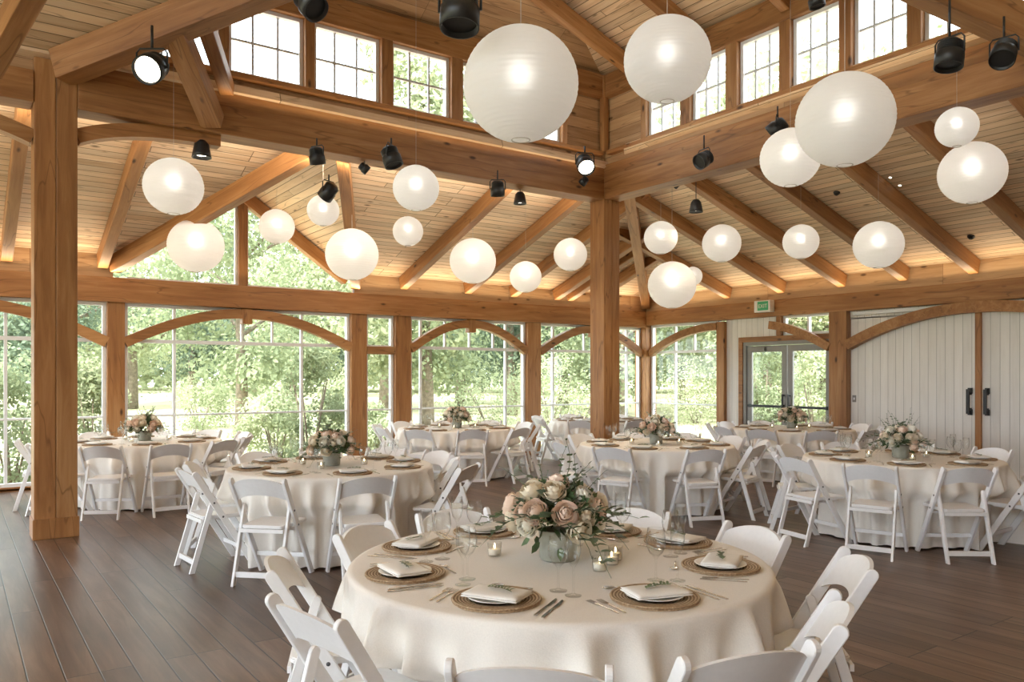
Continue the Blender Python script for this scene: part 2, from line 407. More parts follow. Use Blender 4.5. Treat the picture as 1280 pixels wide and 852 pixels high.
WN = [0]
ORD = ['first', 'second', 'third', 'fourth', 'fifth', 'sixth', 'seventh', 'eighth', 'ninth', 'tenth', 'eleventh', 'twelfth']
def high_window(p0, p1, label):
    """six-pane clerestory window between two plan points"""
    WN[0] += 1
    p0, p1 = Vector(p0), Vector(p1); d = p1-p0; L = d.length; x = d.normalized(); n = Vector((-x.y, x.x, 0))
    e = empty('window_%d' % WN[0], (p0.x, p0.y, SIL)); e.rotation_euler = (0, 0, math.atan2(x.y, x.x)); tag(e, label, 'window', kind='structure')
    H = HED-SIL; f = .045
    bm = bmesh.new()
    for a in ((0, f, 0, H), (L-f, L, 0, H), (f, L-f, 0, f), (f, L-f, H-f, H)): box(bm, a[0], a[1], -.03, .05, a[2], a[3], bev=.004)
    obj('window_frame', bm, 'vinyl', e)
    bm = bmesh.new()
    for k in (1, 2): box(bm, L*k/3-.012, L*k/3+.012, 0, .03, f, H-f)
    box(bm, f, L-f, 0.001, .029, H*.5-.012, H*.5+.012)
    obj('muntin', bm, 'muntin', e)
    bm = bmesh.new(); box(bm, f-.005, L-f+.005, .012, .016, f-.005, H-f+.005); obj('pane', bm, 'pane', e)
ab = [(1.56, 2.40), (2.52, 3.39), (3.51, 4.37), (4.53, 5.38), (5.56, 6.36), (6.48, 7.25)]
for k, (a, b) in enumerate(ab): high_window((a, YC, 0), (b, YC, 0), 'six-pane high window on the left, %s from the braced end' % ORD[k])
for k in range(len(ab)+1):
    x0 = ab[k-1][1] if k else 1.46; x1 = ab[k][0] if k < len(ab) else 7.34
    beam('trim', ((x0+x1)/2, YC-.03, SIL), ((x0+x1)/2, YC-.03, HED), .15, abs(x1-x0), .5, label='timber mullion in the left high windows, %s from the braced end' % ORD[k], cat='trim', up=Vector((1, 0, 0)))
bc = [(8.12, 7.47), (7.30, 6.70), (6.52, 5.90), (5.75, 5.12), (4.97, 4.35), (4.20, 3.55), (3.4, 2.75)]
for k, (a, b) in enumerate(bc): high_window((XC, a, 0), (XC, b, 0), 'six-pane high window on the right, %s from the middle post' % ORD[k])
for k in range(len(bc)+1):
    a = bc[k-1][1] if k else 8.22; b = bc[k][0] if k < len(bc) else 2.6
    beam('trim', (XC-.03, (a+b)/2, SIL), (XC-.03, (a+b)/2, HED), .15, abs(a-b), .5, label='timber mullion in the right high windows, %s from the middle post' % ORD[k], cat='trim', up=Vector((0, 1, 0)))

# ------------------------------------------------------------------ roofs
GX0, GX1, GXM, GY = 1.95, 5.75, 3.85, 9.3          # cross gable
GZ = zL(GY)
EY = YW+.5
hipx = lambda y: XW-(YW-y)*.35/.32
XV = (1, 0, 0)
slab('ceiling', (0, YW, zL(YW)), XV, (0, -1, .35), [(-9, EY, zL(EY)), (GX0-.26, EY, zL(EY)), (GX0, YW, zL(YW)), (GXM, GY, GZ), (GXM, 9.0, zL(9.0)), (-9, 9.0, zL(9.0))], .1, 'ceiling', 'sloped board ceiling left of the gable', 'ceiling')
slab('ceiling', (0, YW, zL(YW)), XV, (0, -1, .35), [(GXM, 9.0, zL(9.0)), (GXM, GY, GZ), (GX1, YW, zL(YW)), (GX1+.26, EY, zL(EY)), (XW+.5*.35/.32, EY, zL(EY)), (hipx(9.0), 9.0, zL(9.0))], .1, 'ceiling', 'sloped board ceiling right of the gable', 'ceiling')
ex = XW+.547
slab('ceiling', (XW, 0, zR(XW)), (0, 1, 0), (-1, 0, .32), [(ex, EY, zR(ex)), (ex, -7, zR(ex)), (8.05, -7, zR(8.05)), (8.05, 8.57, zR(8.05)), (hipx(9.0), 9.0, zR(hipx(9.0)))], .1, 'ceiling', 'sloped board ceiling over the doors on the right', 'ceiling')
gs = (GZ-3.36)/(GXM-GX0)
slab('ceiling', (GX0, YW, 3.36), (0, 1, 0), (1, 0, gs), [(GX0-.0, YW, 3.36), (GXM, GY, GZ), (GXM, EY, GZ), (GX0-.0, EY, 3.36)], .08, 'ceiling', 'left slope of the small gable ceiling', 'ceiling')
slab('ceiling', (GX1, YW, 3.36), (0, 1, 0), (-1, 0, gs), [(GX1, YW, 3.36), (GXM, GY, GZ), (GXM, EY, GZ), (GX1, EY, 3.36)], .08, 'ceiling', 'right slope of the small gable ceiling', 'ceiling')
# lantern ceilings
sAB, sBC = .60, .35; kk = sBC/sAB
hx = -9; hy = 9.2-(8.25-hx)*kk; hz = TOP+(8.25-hx)*sBC
slab('ceiling', (8.25, 9.2, TOP), XV, (0, -1, sAB), [(8.25, 9.2, TOP), (-9, 9.2, TOP), (hx, hy, hz)], .1, 'upper', 'high ceiling slope rising from the left high windows', 'ceiling')
slab('ceiling', (8.25, 9.2, TOP), (0, 1, 0), (-1, 0, sBC), [(8.25, 9.2, TOP), (hx, hy, hz), (hx, -7, hz), (8.25, -7, TOP)], .1, 'ceiling', 'high ceiling slope rising from the right high windows', 'ceiling')
for k, y in enumerate((8.35, 7.1, 5.8, 4.5, 3.2)):
    beam('rafter', (8.1, y, TOP-.03), (2.0+.3*k, y, TOP-.03+(8.1-2-.3*k)*sBC), .12, .22, .9, label='dark rafter under the right high ceiling, %s from the corner' % ORD[k])
# low ceiling slopes and the slanting beams that carry them
def dline(p, q, base, d):                # a point on the vertical plane through base along plan direction d that is seen at pixel p
    r = (p-640)/FPX
    # base + a d ; right = r*fwd
    f0 = SN*base.x+CS*base.y; r0 = CS*base.x-SN*base.y; fd = SN*d.x+CS*d.y; rd = CS*d.x-SN*d.y
    a = (r*f0-r0)/(rd-r*fd); f = f0+a*fd
    return Vector((base.x+a*d.x, base.y+a*d.y, CZ+(HOR-q)/FPX*f))
dA = Vector((1, -1, 0))
bA = Vector((.90, 9.0, 0))
a0 = dline(86, 101, bA, dA); a1 = dline(338, 2, bA, dA); dirA = (a1-a0).normalized()
beam('tie_beam', a0-dirA*.05, a0+dirA*5.2, .25, .30, 0, label='big slanting beam rising from the thick post over the hall')
slA = dirA.z/math.hypot(dirA.x, dirA.y)*math.sqrt(2)
zA = lambda y: a0.z+.28+slA*(9.0-y)
slab('ceiling', (0, 9.0, zA(9.0)), XV, (0, -1, slA), [(-9, 9.1, zA(9.1)), (.85, 9.1, zA(9.1)), (.85+3.4, 5.6, zA(5.6)), (-9, 5.6, zA(5.6))], .08, 'ceiling', 'low board ceiling behind the slanting beam at upper left', 'ceiling')
q0 = at(-14, 83, 6.6); q1 = at(44, -22, 5.9)
beam('rafter', q0, q1+(q1-q0)*.6, .16, .22, .5, label='dark rafter in the upper left corner')
beam('brace', onY(266, 152, 9.0), dline(217, 40, bA, dA)+Vector((0, 0, .05)), .22, .20, .5, label='nearer of two timber braces under the slanting beam', cat='brace')
beam('brace', onY(284, 112, 9.02), dline(252, 22, bA, dA)+Vector((0, 0, .05)), .15, .15, .5, label='farther of two timber braces, against the high window', cat='brace')
bC = Vector((8.05, 2.67, 0)); dC = Vector((-1, 1, 0))
c0 = dline(1290, 66, bC, dC); c1 = dline(1152, 3, bC, dC); dirC = (c1-c0).normalized()
beam('tie_beam', c0-dirC*1.2, c0+dirC*4.2, .25, .30, 0, label='big slanting beam crossing the right high windows')
slC = dirC.z/math.hypot(dirC.x, dirC.y)*math.sqrt(2)
zC = lambda x: c0.z+.28+slC*(c0.x-x)
slab('ceiling', (8.05, 0, zC(8.05)), (0, 1, 0), (-1, 0, slC), [(8.15, 2.3, zC(8.15)), (5.4, 5.15, zC(5.4)), (5.4, -6, zC(5.4)), (8.15, -6, zC(8.15))], .08, 'ceiling', 'low board ceiling behind the slanting beam at upper right', 'ceiling')

# aisle rafters
RW, RH = .14, .22
def rafL(x, label, y0=YW-.08, y1=9.2):
    beam('rafter', (x, y0, zL(y0)-.015), (x, y1, zL(y1)-.015), RW, RH, 1, label=label)
lx = []
for px in (8, 140): lx.append(onY(px, 345, YW-.1).x)
names = ['rafter over the leftmost window beside the thick post', 'rafter beside the left foot of the gable']
for x, l in zip([lx[0], 1.80], names): rafL(x, 'honey timber '+l)
rafL(-1.6, 'honey timber rafter at the far left of the ceiling')
for k, px in enumerate((503, 583, 640, 694)):
    rafL(onY(px, 365, YW-.1).x, 'honey timber rafter left of the middle post, %s from the gable' % ORD[k])
rafL(onY(740, 365, YW-.1).x, 'honey timber rafter hidden partly by the middle post')
# gable: valley rafters, end rafters, king post, ridge
beam('rafter', (GX0-.02, YW-.1, 3.34), (GXM-.05, GY-.15, GZ-.03), .16, .24, 1, label='left valley rafter of the gable')
beam('rafter', (GX1+.02, YW-.1, 3.34), (GXM+.05, GY-.15, GZ-.03), .16, .24, 1, label='right valley rafter of the gable')
beam('rafter', (GX0+.05, YW, 3.36), (GXM, YW, GZ-.02), .16, .20, 1, label='left end rafter over the gable glass')
beam('rafter', (GX1-.05, YW, 3.36), (GXM, YW, GZ-.02), .16, .20, 1, label='right end rafter over the gable glass')
beam('rafter', (GXM, YW+.1, GZ), (GXM, 9.2, GZ), .14, .22, 1, label='ridge beam of the gable')
beam('timber_post', (GXM, YW+.03, PLT), (GXM, YW+.03, GZ-.1), .15, .14, .5, label='king post in the middle of the gable glass', cat='post')
# right aisle rafters
def rafR(y, label, x0=XW-.08, x1=8.25):
    beam('rafter', (x0, y, zR(x0)-.015), (x1, y, zR(x1)-.015), RW, RH, 1, label=label)
ry = [10.56, 9.29, 8.05, 6.94, 5.85, 4.75, 3.65, 2.5]
for k, y in enumerate(ry): rafR(y, 'dark honey rafter over the right wall, %s from the far corner' % ORD[k])
hz0 = 3.33
beam('rafter', (XW-.1, YW-.1, 3.36), (hipx(9.15)+.02, 9.15, zL(9.15)-.01), .18, .26, 1, label='hip rafter from the middle post to the far corner')
beam('rafter', (10.0, YW-.1, zL(YW-.1)-.015), (10.0, 11.05, zL(11.05)-.015), RW, RH, 1, label='short jack rafter right of the middle post') if False else None
rafL(10.55, 'honey timber jack rafter seen just right of the middle post', y1=10.85)
# frieze boards on the plates between the rafters
beam('trim', (-9, YW-.02, PLT), (GX0, YW-.02, PLT), .10, .34, 0, mat='upper', label='board closing the rafter feet left of the gable', cat='trim', bev=.004)
beam('trim', (GX1, YW-.02, PLT), (XW, YW-.02, PLT), .10, .34, 0, mat='upper', label='board closing the rafter feet right of the gable', cat='trim', bev=.004)
beam('trim', (XW-.02, YW-.05, PLT), (XW-.02, -7, PLT), .10, .34, 0, mat='upper', label='board closing the rafter feet over the right wall', cat='trim', bev=.004)

# curved braces
def arch(name, P, Q, n, ctrl, w, h, label, parent=None, cat='brace'):
    """curved timber from P (low) to Q (high): quadratic curve through the control point; n = sideways normal"""
    P, Q, C, n = Vector(P), Vector(Q), Vector(ctrl), Vector(n)
    bm = bmesh.new(); rings = []
    N = 16
    for i in range(N+1):
        t = i/N; p = P*(1-t)**2+C*2*t*(1-t)+Q*t*t; tg = ((C-P)*(1-t)+(Q-C)*t).normalized(); up = n.cross(tg).normalized()
        if up.z < 0: up = -up
        rings.append([bm.verts.new(p-P+n*w/2*a+up*h/2*b) for a, b in ((-1, -1), (1, -1), (1, 1), (-1, 1))])
    for a, b in zip(rings, rings[1:]):
        for k in range(4): bm.faces.new((a[k], a[(k+1) % 4], b[(k+1) % 4], b[k]))
    bm.faces.new(rings[0][::-1]); bm.faces.new(rings[-1]); bmesh.ops.recalc_face_normals(bm, faces=bm.faces)
    o = obj(name, bm, 'timber'); o.location = P; tag(o, label, cat, kind='structure'); return o
def bay_arch(x0, x1, where):
    xm = (x0+x1)/2; z0, z1 = 2.10, 2.60; y = YW-.01
    arch('brace', (x0, y, z0), (xm-.05, y, z1), (0, 1, 0), ((x0*.45+xm*.55), y, z1+.01), .13, .15, 'left half of the arched brace %s' % where)
    arch('brace', (x1, y, z0), (xm+.05, y, z1), (0, 1, 0), ((x1*.45+xm*.55), y, z1+.01), .13, .15, 'right half of the arched brace %s' % where)
    beam('trim', (xm, y, z1-.16), (xm, y, PLB), .16, .15, .5, label='timber key block at the crown of the arch %s' % where, cat='block')
bay_arch(-1.74, 1.87, 'in the window left of the thick post')
bay_arch(2.11, 5.70, 'in the wide window under the gable')
bay_arch(6.88, 9.51, 'in the window left of the middle post')
bay_arch(9.86, 12.74, 'in the window behind the middle post')
beam('trim', (6.0, YW-.01, 2.06), (6.55, YW-.01, 2.06), .13, .14, .5, label='short timber rail across the narrow window', cat='rail')
x = XW-.01
arch('brace', (x, 12.85, 2.10), (x, 10.92, 2.62), (1, 0, 0), (x, 11.9, 2.64), .13, .15, 'half arch in the right wall window by the corner')
arch('brace', (x-.05, 8.33, 2.12), (x-.05, 9.6, 2.58), (1, 0, 0), (x-.05, 9.0, 2.50), .13, .15, 'half arch over the glass doors')
arch('brace', (x-.05, 7.99, 2.14), (x-.05, 5.84, 2.66), (1, 0, 0), (x-.05, 6.9, 2.68), .14, .17, 'left half of the arch over the white barn doors')
arch('brace', (x-.05, 3.69, 2.14), (x-.05, 5.84, 2.66), (1, 0, 0), (x-.05, 4.8, 2.68), .14, .17, 'right half of the arch over the white barn doors')
# knee braces of the thick post
arch('brace', (PA.x+.19, 9.16, 4.02), (2.45, 9.16, ZB-.05), (0, 1, 0), (1.5, 9.16, 4.25), .16, .14, 'curved brace right of the thick post under the tie beam')
arch('brace', (PA.x-.19, 9.16, 3.95), (-1.1, 9.16, ZB-.05), (0, 1, 0), (0, 9.16, 4.22), .16, .14, 'curved brace left of the thick post under the tie beam')

# ------------------------------------------------------------------ big windows
def bay_window(x0, x1, verts, uppers, rails, label, top=PLB, wall='back'):
    WN[0] += 1
    e = empty('window_%d' % WN[0], (x0, YW+.05, 0) if wall == 'back' else (XW+.05, x0, 0))
    L = abs(x1-x0)
    if wall != 'back': e.rotation_euler = (0, 0, R(-90))
    tag(e, label, 'window', kind='structure')
    f = .05; S = .06
    bm = bmesh.new()
    for a in ((0, f, S, top), (L-f, L, S, top), (f, L-f, S, S+f), (f, L-f, top-f, top)): box(bm, a[0], a[1], -.04, .05, a[2], a[3], bev=.004)
    obj('window_frame', bm, 'vinyl', e)
    bm = bmesh.new(); box(bm, 0, L, -.07, .07, 0, S, bev=.004); obj('window_sill', bm, 'timber', e)
    for v in verts:
        bm = bmesh.new(); box(bm, abs(v-x0)-.02, abs(v-x0)+.02, -.02, .04, S+f, top-f, bev=.003); obj('mullion', bm, 'vinyl', e)
    for v in uppers:
        bm = bmesh.new(); box(bm, abs(v-x0)-.015, abs(v-x0)+.015, -.018, .038, 2.15, top-f, bev=.003); obj('mullion', bm, 'vinyl', e)
    for z, h in rails:
        bm = bmesh.new(); box(bm, f, L-f, -.022, .042, z-h/2, z+h/2, bev=.003); obj('window_rail', bm, 'vinyl', e)
    bm = bmesh.new(); box(bm, f-.01, L-f+.01, .006, .012, S+f-.01, top-f+.01); obj('pane', bm, 'pane', e)
RL = [(2.13, .055), (1.0, .028)]
bay_window(-5.6, -1.98, [-4.4, -3.2], [], RL, 'tall window at the far left end of the back wall')
bay_window(-1.74, 1.87, [-.55, .62], [], RL, 'tall window seen left and right of the thick post')
bay_window(2.11, 5.70, [2.82, 4.85], [3.85, 4.35], RL, 'wide arched window under the gable')
bay_window(6.0, 6.55, [], [], RL, 'narrow window between two close timber posts')
bay_window(6.88, 9.51, [7.13, 9.05], [7.65, 8.2, 8.75], RL, 'arched window left of the middle post')
bay_window(9.86, 12.74, [10.25, 12.35], [11.1, 11.7], RL, 'arched window behind the middle post')
bay_window(12.85, 10.92, [12.15], [11.6], RL, 'window in the right wall next to the far corner', PLB+.05, 'right')
# gable glass
WN[0] += 1
e = empty('window_%d' % WN[0], (0, YW+.06, 0)); tag(e, 'triangular window in the gable', 'window', kind='structure')
bm = bmesh.new(); prism(bm, [(GX0+.3, PLT), (GX1-.3, PLT), (GXM, GZ-.1)], 0, .006, 'y'); obj('pane', bm, 'pane', e)
bm = bmesh.new()
box(bm, GX0+.2, GX1-.2, -.03, .03, PLT, PLT+.035); box(bm, GXM-.11, GXM-.075, -.03, .03, PLT+.035, GZ-.2); box(bm, GXM+.075, GXM+.1, -.03, .03, PLT+.035, GZ-.2)
obj('window_frame', bm, 'vinyl', e)
# floor-level board under the glazing
beam('baseboard_back', (-9, YW+.06, .0), (XW, YW+.06, 0), .16, .05, 0, label='low timber sill along the back wall', cat='baseboard')

# ------------------------------------------------------------------ right wall
def wboards(name, y0, y1, z0, z1, label, xo=0.0, parent=None):
    bm = bmesh.new(); box(bm, 0, z1-z0, 0, abs(y1-y0), -.08, 0)
    o = obj(name, bm, 'whiteboard', parent)
    # local X up, local Y along -Y world, normal towards the room
    mx = Matrix(((0, 0, -1), (0, -1, 0), (1, 0, 0))).to_4x4()
    mx.translation = (XW+.04+xo, max(y0, y1), z0); 
    mx = Matrix(((0, 0, 1), (0, -1, 0), (1, 0, 0))).to_4x4(); mx.translation = (XW+.10+xo, max(y0, y1), z0)
    o.matrix_world = mx
    if label: tag(o, label, 'wall', kind='structure')
    return o
wboards('wall_right', 10.72, 10.36, 0, PLB+.05, 'white board strip left of the glass doors')
wboards('wall_right', 10.36, 9.35, 2.30, PLB+.05, 'white boards above the left glass door')
wboards('wall_right', 3.4, -7, 0, PLB+.05, 'white board wall beyond the barn doors')
wboards('wall_right', 8.0, 3.6, 2.60, PLB+.06, 'white boards above the barn doors')
# glass doors
d = empty('door_1', (XW+.02, 10.20, 0)); tag(d, 'grey framed double glass doors with push bars', 'door', kind='structure')
d.rotation_euler = (0, 0, R(-90))
def dchild(name, boxes, mat, par, bev=.004):
    bm = bmesh.new()
    for b in boxes: box(bm, *b, bev=bev)
    return obj(name, bm, mat, par)
DW = 1.86; DH = 2.20
dchild('door_frame', [(-.07, 0, -.05, .08, 0, DH+.07), (DW, DW+.05, -.05, .08, 0, DH+.07), (0, DW, -.05, .08, DH, DH+.07)], 'alu', d)
dchild('door_casing', [(-.17, -.07, -.07, .06, 0, DH+.17), (-.07, DW+.05, -.07, .06, DH+.07, DH+.17)], 'timber', d)
for k in (0, 1):
    x0 = .01+k*DW/2; x1 = x0+DW/2-.02
    lf = dchild('door_leaf', [(x0, x0+.11, -.02, .03, .01, DH-.01), (x1-.11, x1, -.02, .03, .01, DH-.01), (x0+.11, x1-.11, -.02, .03, .01, .22), (x0+.11, x1-.11, -.02, .03, DH-.13, DH-.01)], 'alu', d)
    dchild('pane', [(x0+.10, x1-.10, .0, .008, .21, DH-.12)], 'pane', lf, 0)
    dchild('push_bar', [(x0+.05, x1-.05, -.085, -.05, 1.0, 1.045), (x0+.06, x0+.10, -.06, -.02, .99, 1.055), (x1-.10, x1-.06, -.06, -.02, .99, 1.055)], 'black', lf)
    hx0 = x1-.07 if k == 0 else x0+.04
    dchild('door_handle', [(hx0, hx0+.03, -.09, -.07, 1.02, 1.26), (hx0, hx0+.03, -.08, -.02, 1.03, 1.06), (hx0, hx0+.03, -.08, -.02, 1.22, 1.25)], 'handle', lf)
    dchild('door_closer', [(x0+.06, x0+.44, -.07, -.02, DH-.11, DH-.04)] if k == 0 else [(x1-.44, x1-.06, -.07, -.02, DH-.11, DH-.04)], 'alu', lf)
# transom window over the doors
WN[0] += 1
e = empty('window_%d' % WN[0], (XW+.04, 9.36, 2.38)); e.rotation_euler = (0, 0, R(-90)); tag(e, 'small transom window above the glass doors', 'window', kind='structure')
TL, TH = 1.02, .36
dchild('window_frame', [(0, .05, -.03, .05, 0, TH), (TL-.04, TL, -.03, .05, 0, TH), (.05, TL-.04, -.03, .05, 0, .04), (.05, TL-.04, -.03, .05, TH-.04, TH), (TL*.52-.02, TL*.52+.02, -.03, .05, .04, TH-.04)], 'vinyl', e)
dchild('pane', [(.04, TL-.03, .004, .01, .03, TH-.03)], 'pane', e, 0)
beam('trim', (XW+.0, 9.42, 2.37), (XW+.0, 9.42, PLB+.05), .14, .10, .5, label='short timber post above the glass doors', cat='trim')
# barn doors
for k, (y0, y1) in enumerate(((7.98, 5.86), (5.82, 3.70))):
    dd = empty('door_%d' % (k+2), (XW+.02, y0, 0)); dd.rotation_euler = (0, 0, R(-90))
    tag(dd, ['white board barn door left of the timber centre strip', 'white board barn door right of the timber centre strip'][k], 'door', kind='structure')
    bm = bmesh.new(); box(bm, 0, 2.60, 0, 2.12, -.03, .03)
    p = obj('door_panel', bm, 'whiteboard', dd); p.matrix_local = Matrix(((0, 1, 0, 0), (0, 0, 1, .03), (1, 0, 0, .02), (0, 0, 0, 1)))
    hx0 = 2.12-.13 if k == 0 else .08
    dchild('door_handle', [(hx0, hx0+.045, -.12, -.085, 1.02, 1.40), (hx0+.003, hx0+.042, -.10, -.015, 1.07, 1.11), (hx0+.003, hx0+.042, -.10, -.015, 1.31, 1.35), (hx0-.01, hx0+.055, -.045, -.015, 1.0, 1.09), (hx0-.01, hx0+.055, -.045, -.015, 1.33, 1.42)], 'handle', dd)
beam('trim', (XW-.02, 5.84, 0), (XW-.02, 5.84, 2.62), .05, .09, .5, label='timber strip where the two barn doors meet', cat='trim', up=Vector((0, 1, 0)))
beam('trim', (XW-.02, 7.9, PLB-.0), (XW-.02, 2.0, PLB-.0), .10, .06, .5, mat='vinyl', label='white track above the barn doors', cat='trim')
beam('baseboard_right', (XW+.0, 7.98, 0), (XW+.0, -7, 0), .03, .05, 0, mat='vinyl', label='low white strip at the foot of the right wall', cat='baseboard')
# exit sign
s = empty('exit_sign', (XW-.24, 9.62, PLB+.13)); s.rotation_euler = (0, 0, R(-90)); tag(s, 'green and white exit sign on the plate above the glass doors', 'sign')
dchild('sign_box', [(-.18, .18, -.05, .09, 0, .22)], 'white_sign', s, .006)
dchild('sign_panel', [(-.10, .14, -.056, -.0505, .03, .20)], 'green_sign', s, 0)
cu = bpy.data.curves.new('lettering', 'FONT'); cu.body = 'EXIT'; cu.size = .10; cu.align_x = 'CENTER'; cu.extrude = .001
tt = bpy.data.objects.new('lettering_curve', cu); lm = bpy.data.meshes.new_from_object(tt); bpy.data.objects.remove(tt)
t = link('lettering', lm, 'white_sign', s); t.location = (.02, -.058, .08); t.rotation_euler = (R(90), 0, 0)

# ------------------------------------------------------------------ hanging lanterns
bpy.context.view_layer.update()
DG = bpy.context.evaluated_depsgraph_get()
def ceiling_above(p, skip=.02):
    h, loc, *_ = SC.ray_cast(DG, p+Vector((0, 0, skip)), Vector((0, 0, 1)))
    return loc.z if h else p.z+3
LSH = {}
def shade_mesh(D):
    if D in LSH: return LSH[D]
    bm = bmesh.new(); r = D/2; N = 30 if D < .7 else 44; prof = []
    t0 = .20 if D < .7 else .16; N = 22 if D < .7 else 30
    for i in range(N*4+1):
        th = t0+(math.pi-2*t0)*i/(N*4); rr = r*(1-.22/N*math.sin(math.pi*i/4)**2)
        prof.append((rr*math.sin(th), -rr*math.cos(th)*.97))
    lathe(bm, prof, 48)
    me = bpy.data.meshes.new('shade'); bm.to_mesh(me); bm.free(); me.materials.append(M['paper']); LSH[D] = me
    for p in me.polygons: p.use_smooth = True
    return me
LAN = [(651, 106, .90, 72, 'biggest white paper lantern, hanging at top centre'),
       (834, 75, .75, 54, 'large white paper lantern before the right high windows, right of the biggest'),
       (1056, 150, .75, 59, 'large white paper lantern overlapping a smaller one at the right'),
       (988, 197, .60, 37, 'medium white paper lantern partly behind the large one at the right'),
       (217, 233, .60, 36, 'lit paper lantern nearest the thick left post, the upper one'),
       (245, 307, .75, 34, 'lit paper lantern before the left corner of the gable glass'),
       (346, 283, .50, 22, 'small paper lantern hanging before the gable glass'),
       (404, 263, .40, 20, 'small lit lantern at the top of the right gable slope'),
       (440, 318, .75, 33, 'large lit lantern at the right foot of the gable'),
       (520, 235, .50, 29, 'lit lantern hanging across the left tie beam'),
       (510, 289, .40, 19, 'small lit lantern just below the one crossing the left tie beam'),
       (591, 326, .75, 29, 'large lit lantern over the arched window left of the middle post'),
       (657, 346, .50, 20, 'lowest small lantern left of the middle post'),
       (713, 318, .55, 21, 'lit lantern nearest the left side of the middle post'),
       (826, 297, .50, 21, 'small lit lantern right of the middle post, the higher one'),
       (902, 304, .60, 24, 'lit lantern above the right wall window'),
       (840, 356, .75, 30, 'lowest large lantern right of the middle post'),
       (866, 345, .35, 12, 'tiny lantern half hidden behind the lowest large one'),
       (1001, 302, .50, 22, 'lit lantern above the glass doors'),
       (1098, 306, .60, 30, 'lit lantern above the left barn door'),
       (1196, 159, .36, 25, 'small lantern high at right, above a larger one'),
       (1215, 216, .70, 39, 'large lit lantern at the far right edge')]
for x, y, D, r, lab in LAN:
    d = FPX*D/2/r; p = at(x, y, d)
    e = empty('hanging_lantern', p); tag(e, lab, 'paper lantern', 'white paper lanterns under the roof')
    sh = link('shade', shade_mesh(D), None, e)
    zc = ceiling_above(p, D/2+.01)-p.z
    bm = bmesh.new(); tube(bm, [(0, 0, .02), (0, 0, zc+.01)], .003 if D > .65 else .0014, 6); obj('cord', bm, 'cordwhite', e)
    bm = bmesh.new(); lathe(bm, [(.0, .055), (.03, .045), (.045, .02), (.05, 0), (.045, -.02), (.03, -.045), (0, -.055)], 16); bl = obj('bulb', bm, 'bulb_dim' if r > 50 else 'bulb', e); bl.location = (0, 0, .07*D); bl.scale = (D/.62,)*3
    t0 = .20 if D < .7 else .16; rr = D/2*math.sin(t0); zt = D/2*math.cos(t0)*.97
    for s_ in (1, -1):
        bm = bmesh.new(); tube(bm, [(rr*math.cos(a), rr*math.sin(a), 0) for a in [2*math.pi*k/20 for k in range(21)]], .004, 5, False); q = obj('ring', bm, 'cordwhite', sh); q.location = (0, 0, s_*zt)
    # wire spreader inside
    bm = bmesh.new()
    for k in range(2): tube(bm, [(rr*math.cos(k*1.57), rr*math.sin(k*1.57), zt), (-rr*math.cos(k*1.57), -rr*math.sin(k*1.57), zt)], .002, 5)
    obj('spreader', bm, 'cordwhite', sh)

# ------------------------------------------------------------------ spotlights
def spotlight(p, aim, size, label, lit=False, mount=None):
    """black can on a yoke; aim = direction of the lens; mount = hanging point"""
    p = Vector(p); e = empty('spotlight', p); tag(e, label, 'spotlight', 'black spotlights on the beams')
    q = Vector(aim).normalized().to_track_quat('-Z', 'Y').to_matrix().to_4x4()
    bm = bmesh.new(); s = size
    lathe(bm, [(0, s*.55), (s*.30, s*.53), (s*.40, s*.42), (s*.42, s*.1), (s*.5, -.0), (s*.5, -s*.5), (s*.46, -s*.5), (s*.44, -s*.36), (0, -s*.36)], 24, q)
    for k in range(5): lathe(bm, [(s*.40, s*(.40-.06*k)), (s*.45, s*(.39-.06*k)), (s*.45, s*(.37-.06*k)), (s*.40, s*(.36-.06*k))], 24, q)
    hs = obj('housing', bm, 'black', e)
    bm = bmesh.new(); lathe(bm, [(0, -s*.39), (s*.3, -s*.38), (s*.43, -s*.365)], 24, q); obj('lens', bm, 'lamp' if lit else 'blackdark', hs)
    top = (mount-p) if mount is not None else Vector((0, 0, s*1.0))
    side = q.to_3x3() @ Vector((1, 0, 0))
    tn = top.normalized(); y0 = tn*s*.66
    bm = bmesh.new()
    side = side-tn*side.dot(tn); side.normalize()
    tube(bm, [side*s*.53-tn*s*.05, side*s*.53+tn*s*.5, side*s*.42+tn*s*.64, -side*s*.42+tn*s*.64, -side*s*.53+tn*s*.5, -side*s*.53-tn*s*.05], s*.035, 6)
    tube(bm, [y0, top], s*.05, 6)
    obj('yoke', bm, 'black', e)
    if lit:
        ld = bpy.data.lights.new('spot_beam', 'SPOT'); ld.energy = 60; ld.color = (1, .82, .6); ld.spot_size = R(80); ld.spot_blend = .6; ld.shadow_soft_size = s*.3
        lo = bpy.data.objects.new('spot_beam', ld); COL.objects.link(lo); lo.parent = e
        lo.matrix_local = Matrix.Translation(Vector(aim).normalized()*s*.6) @ q
    return e
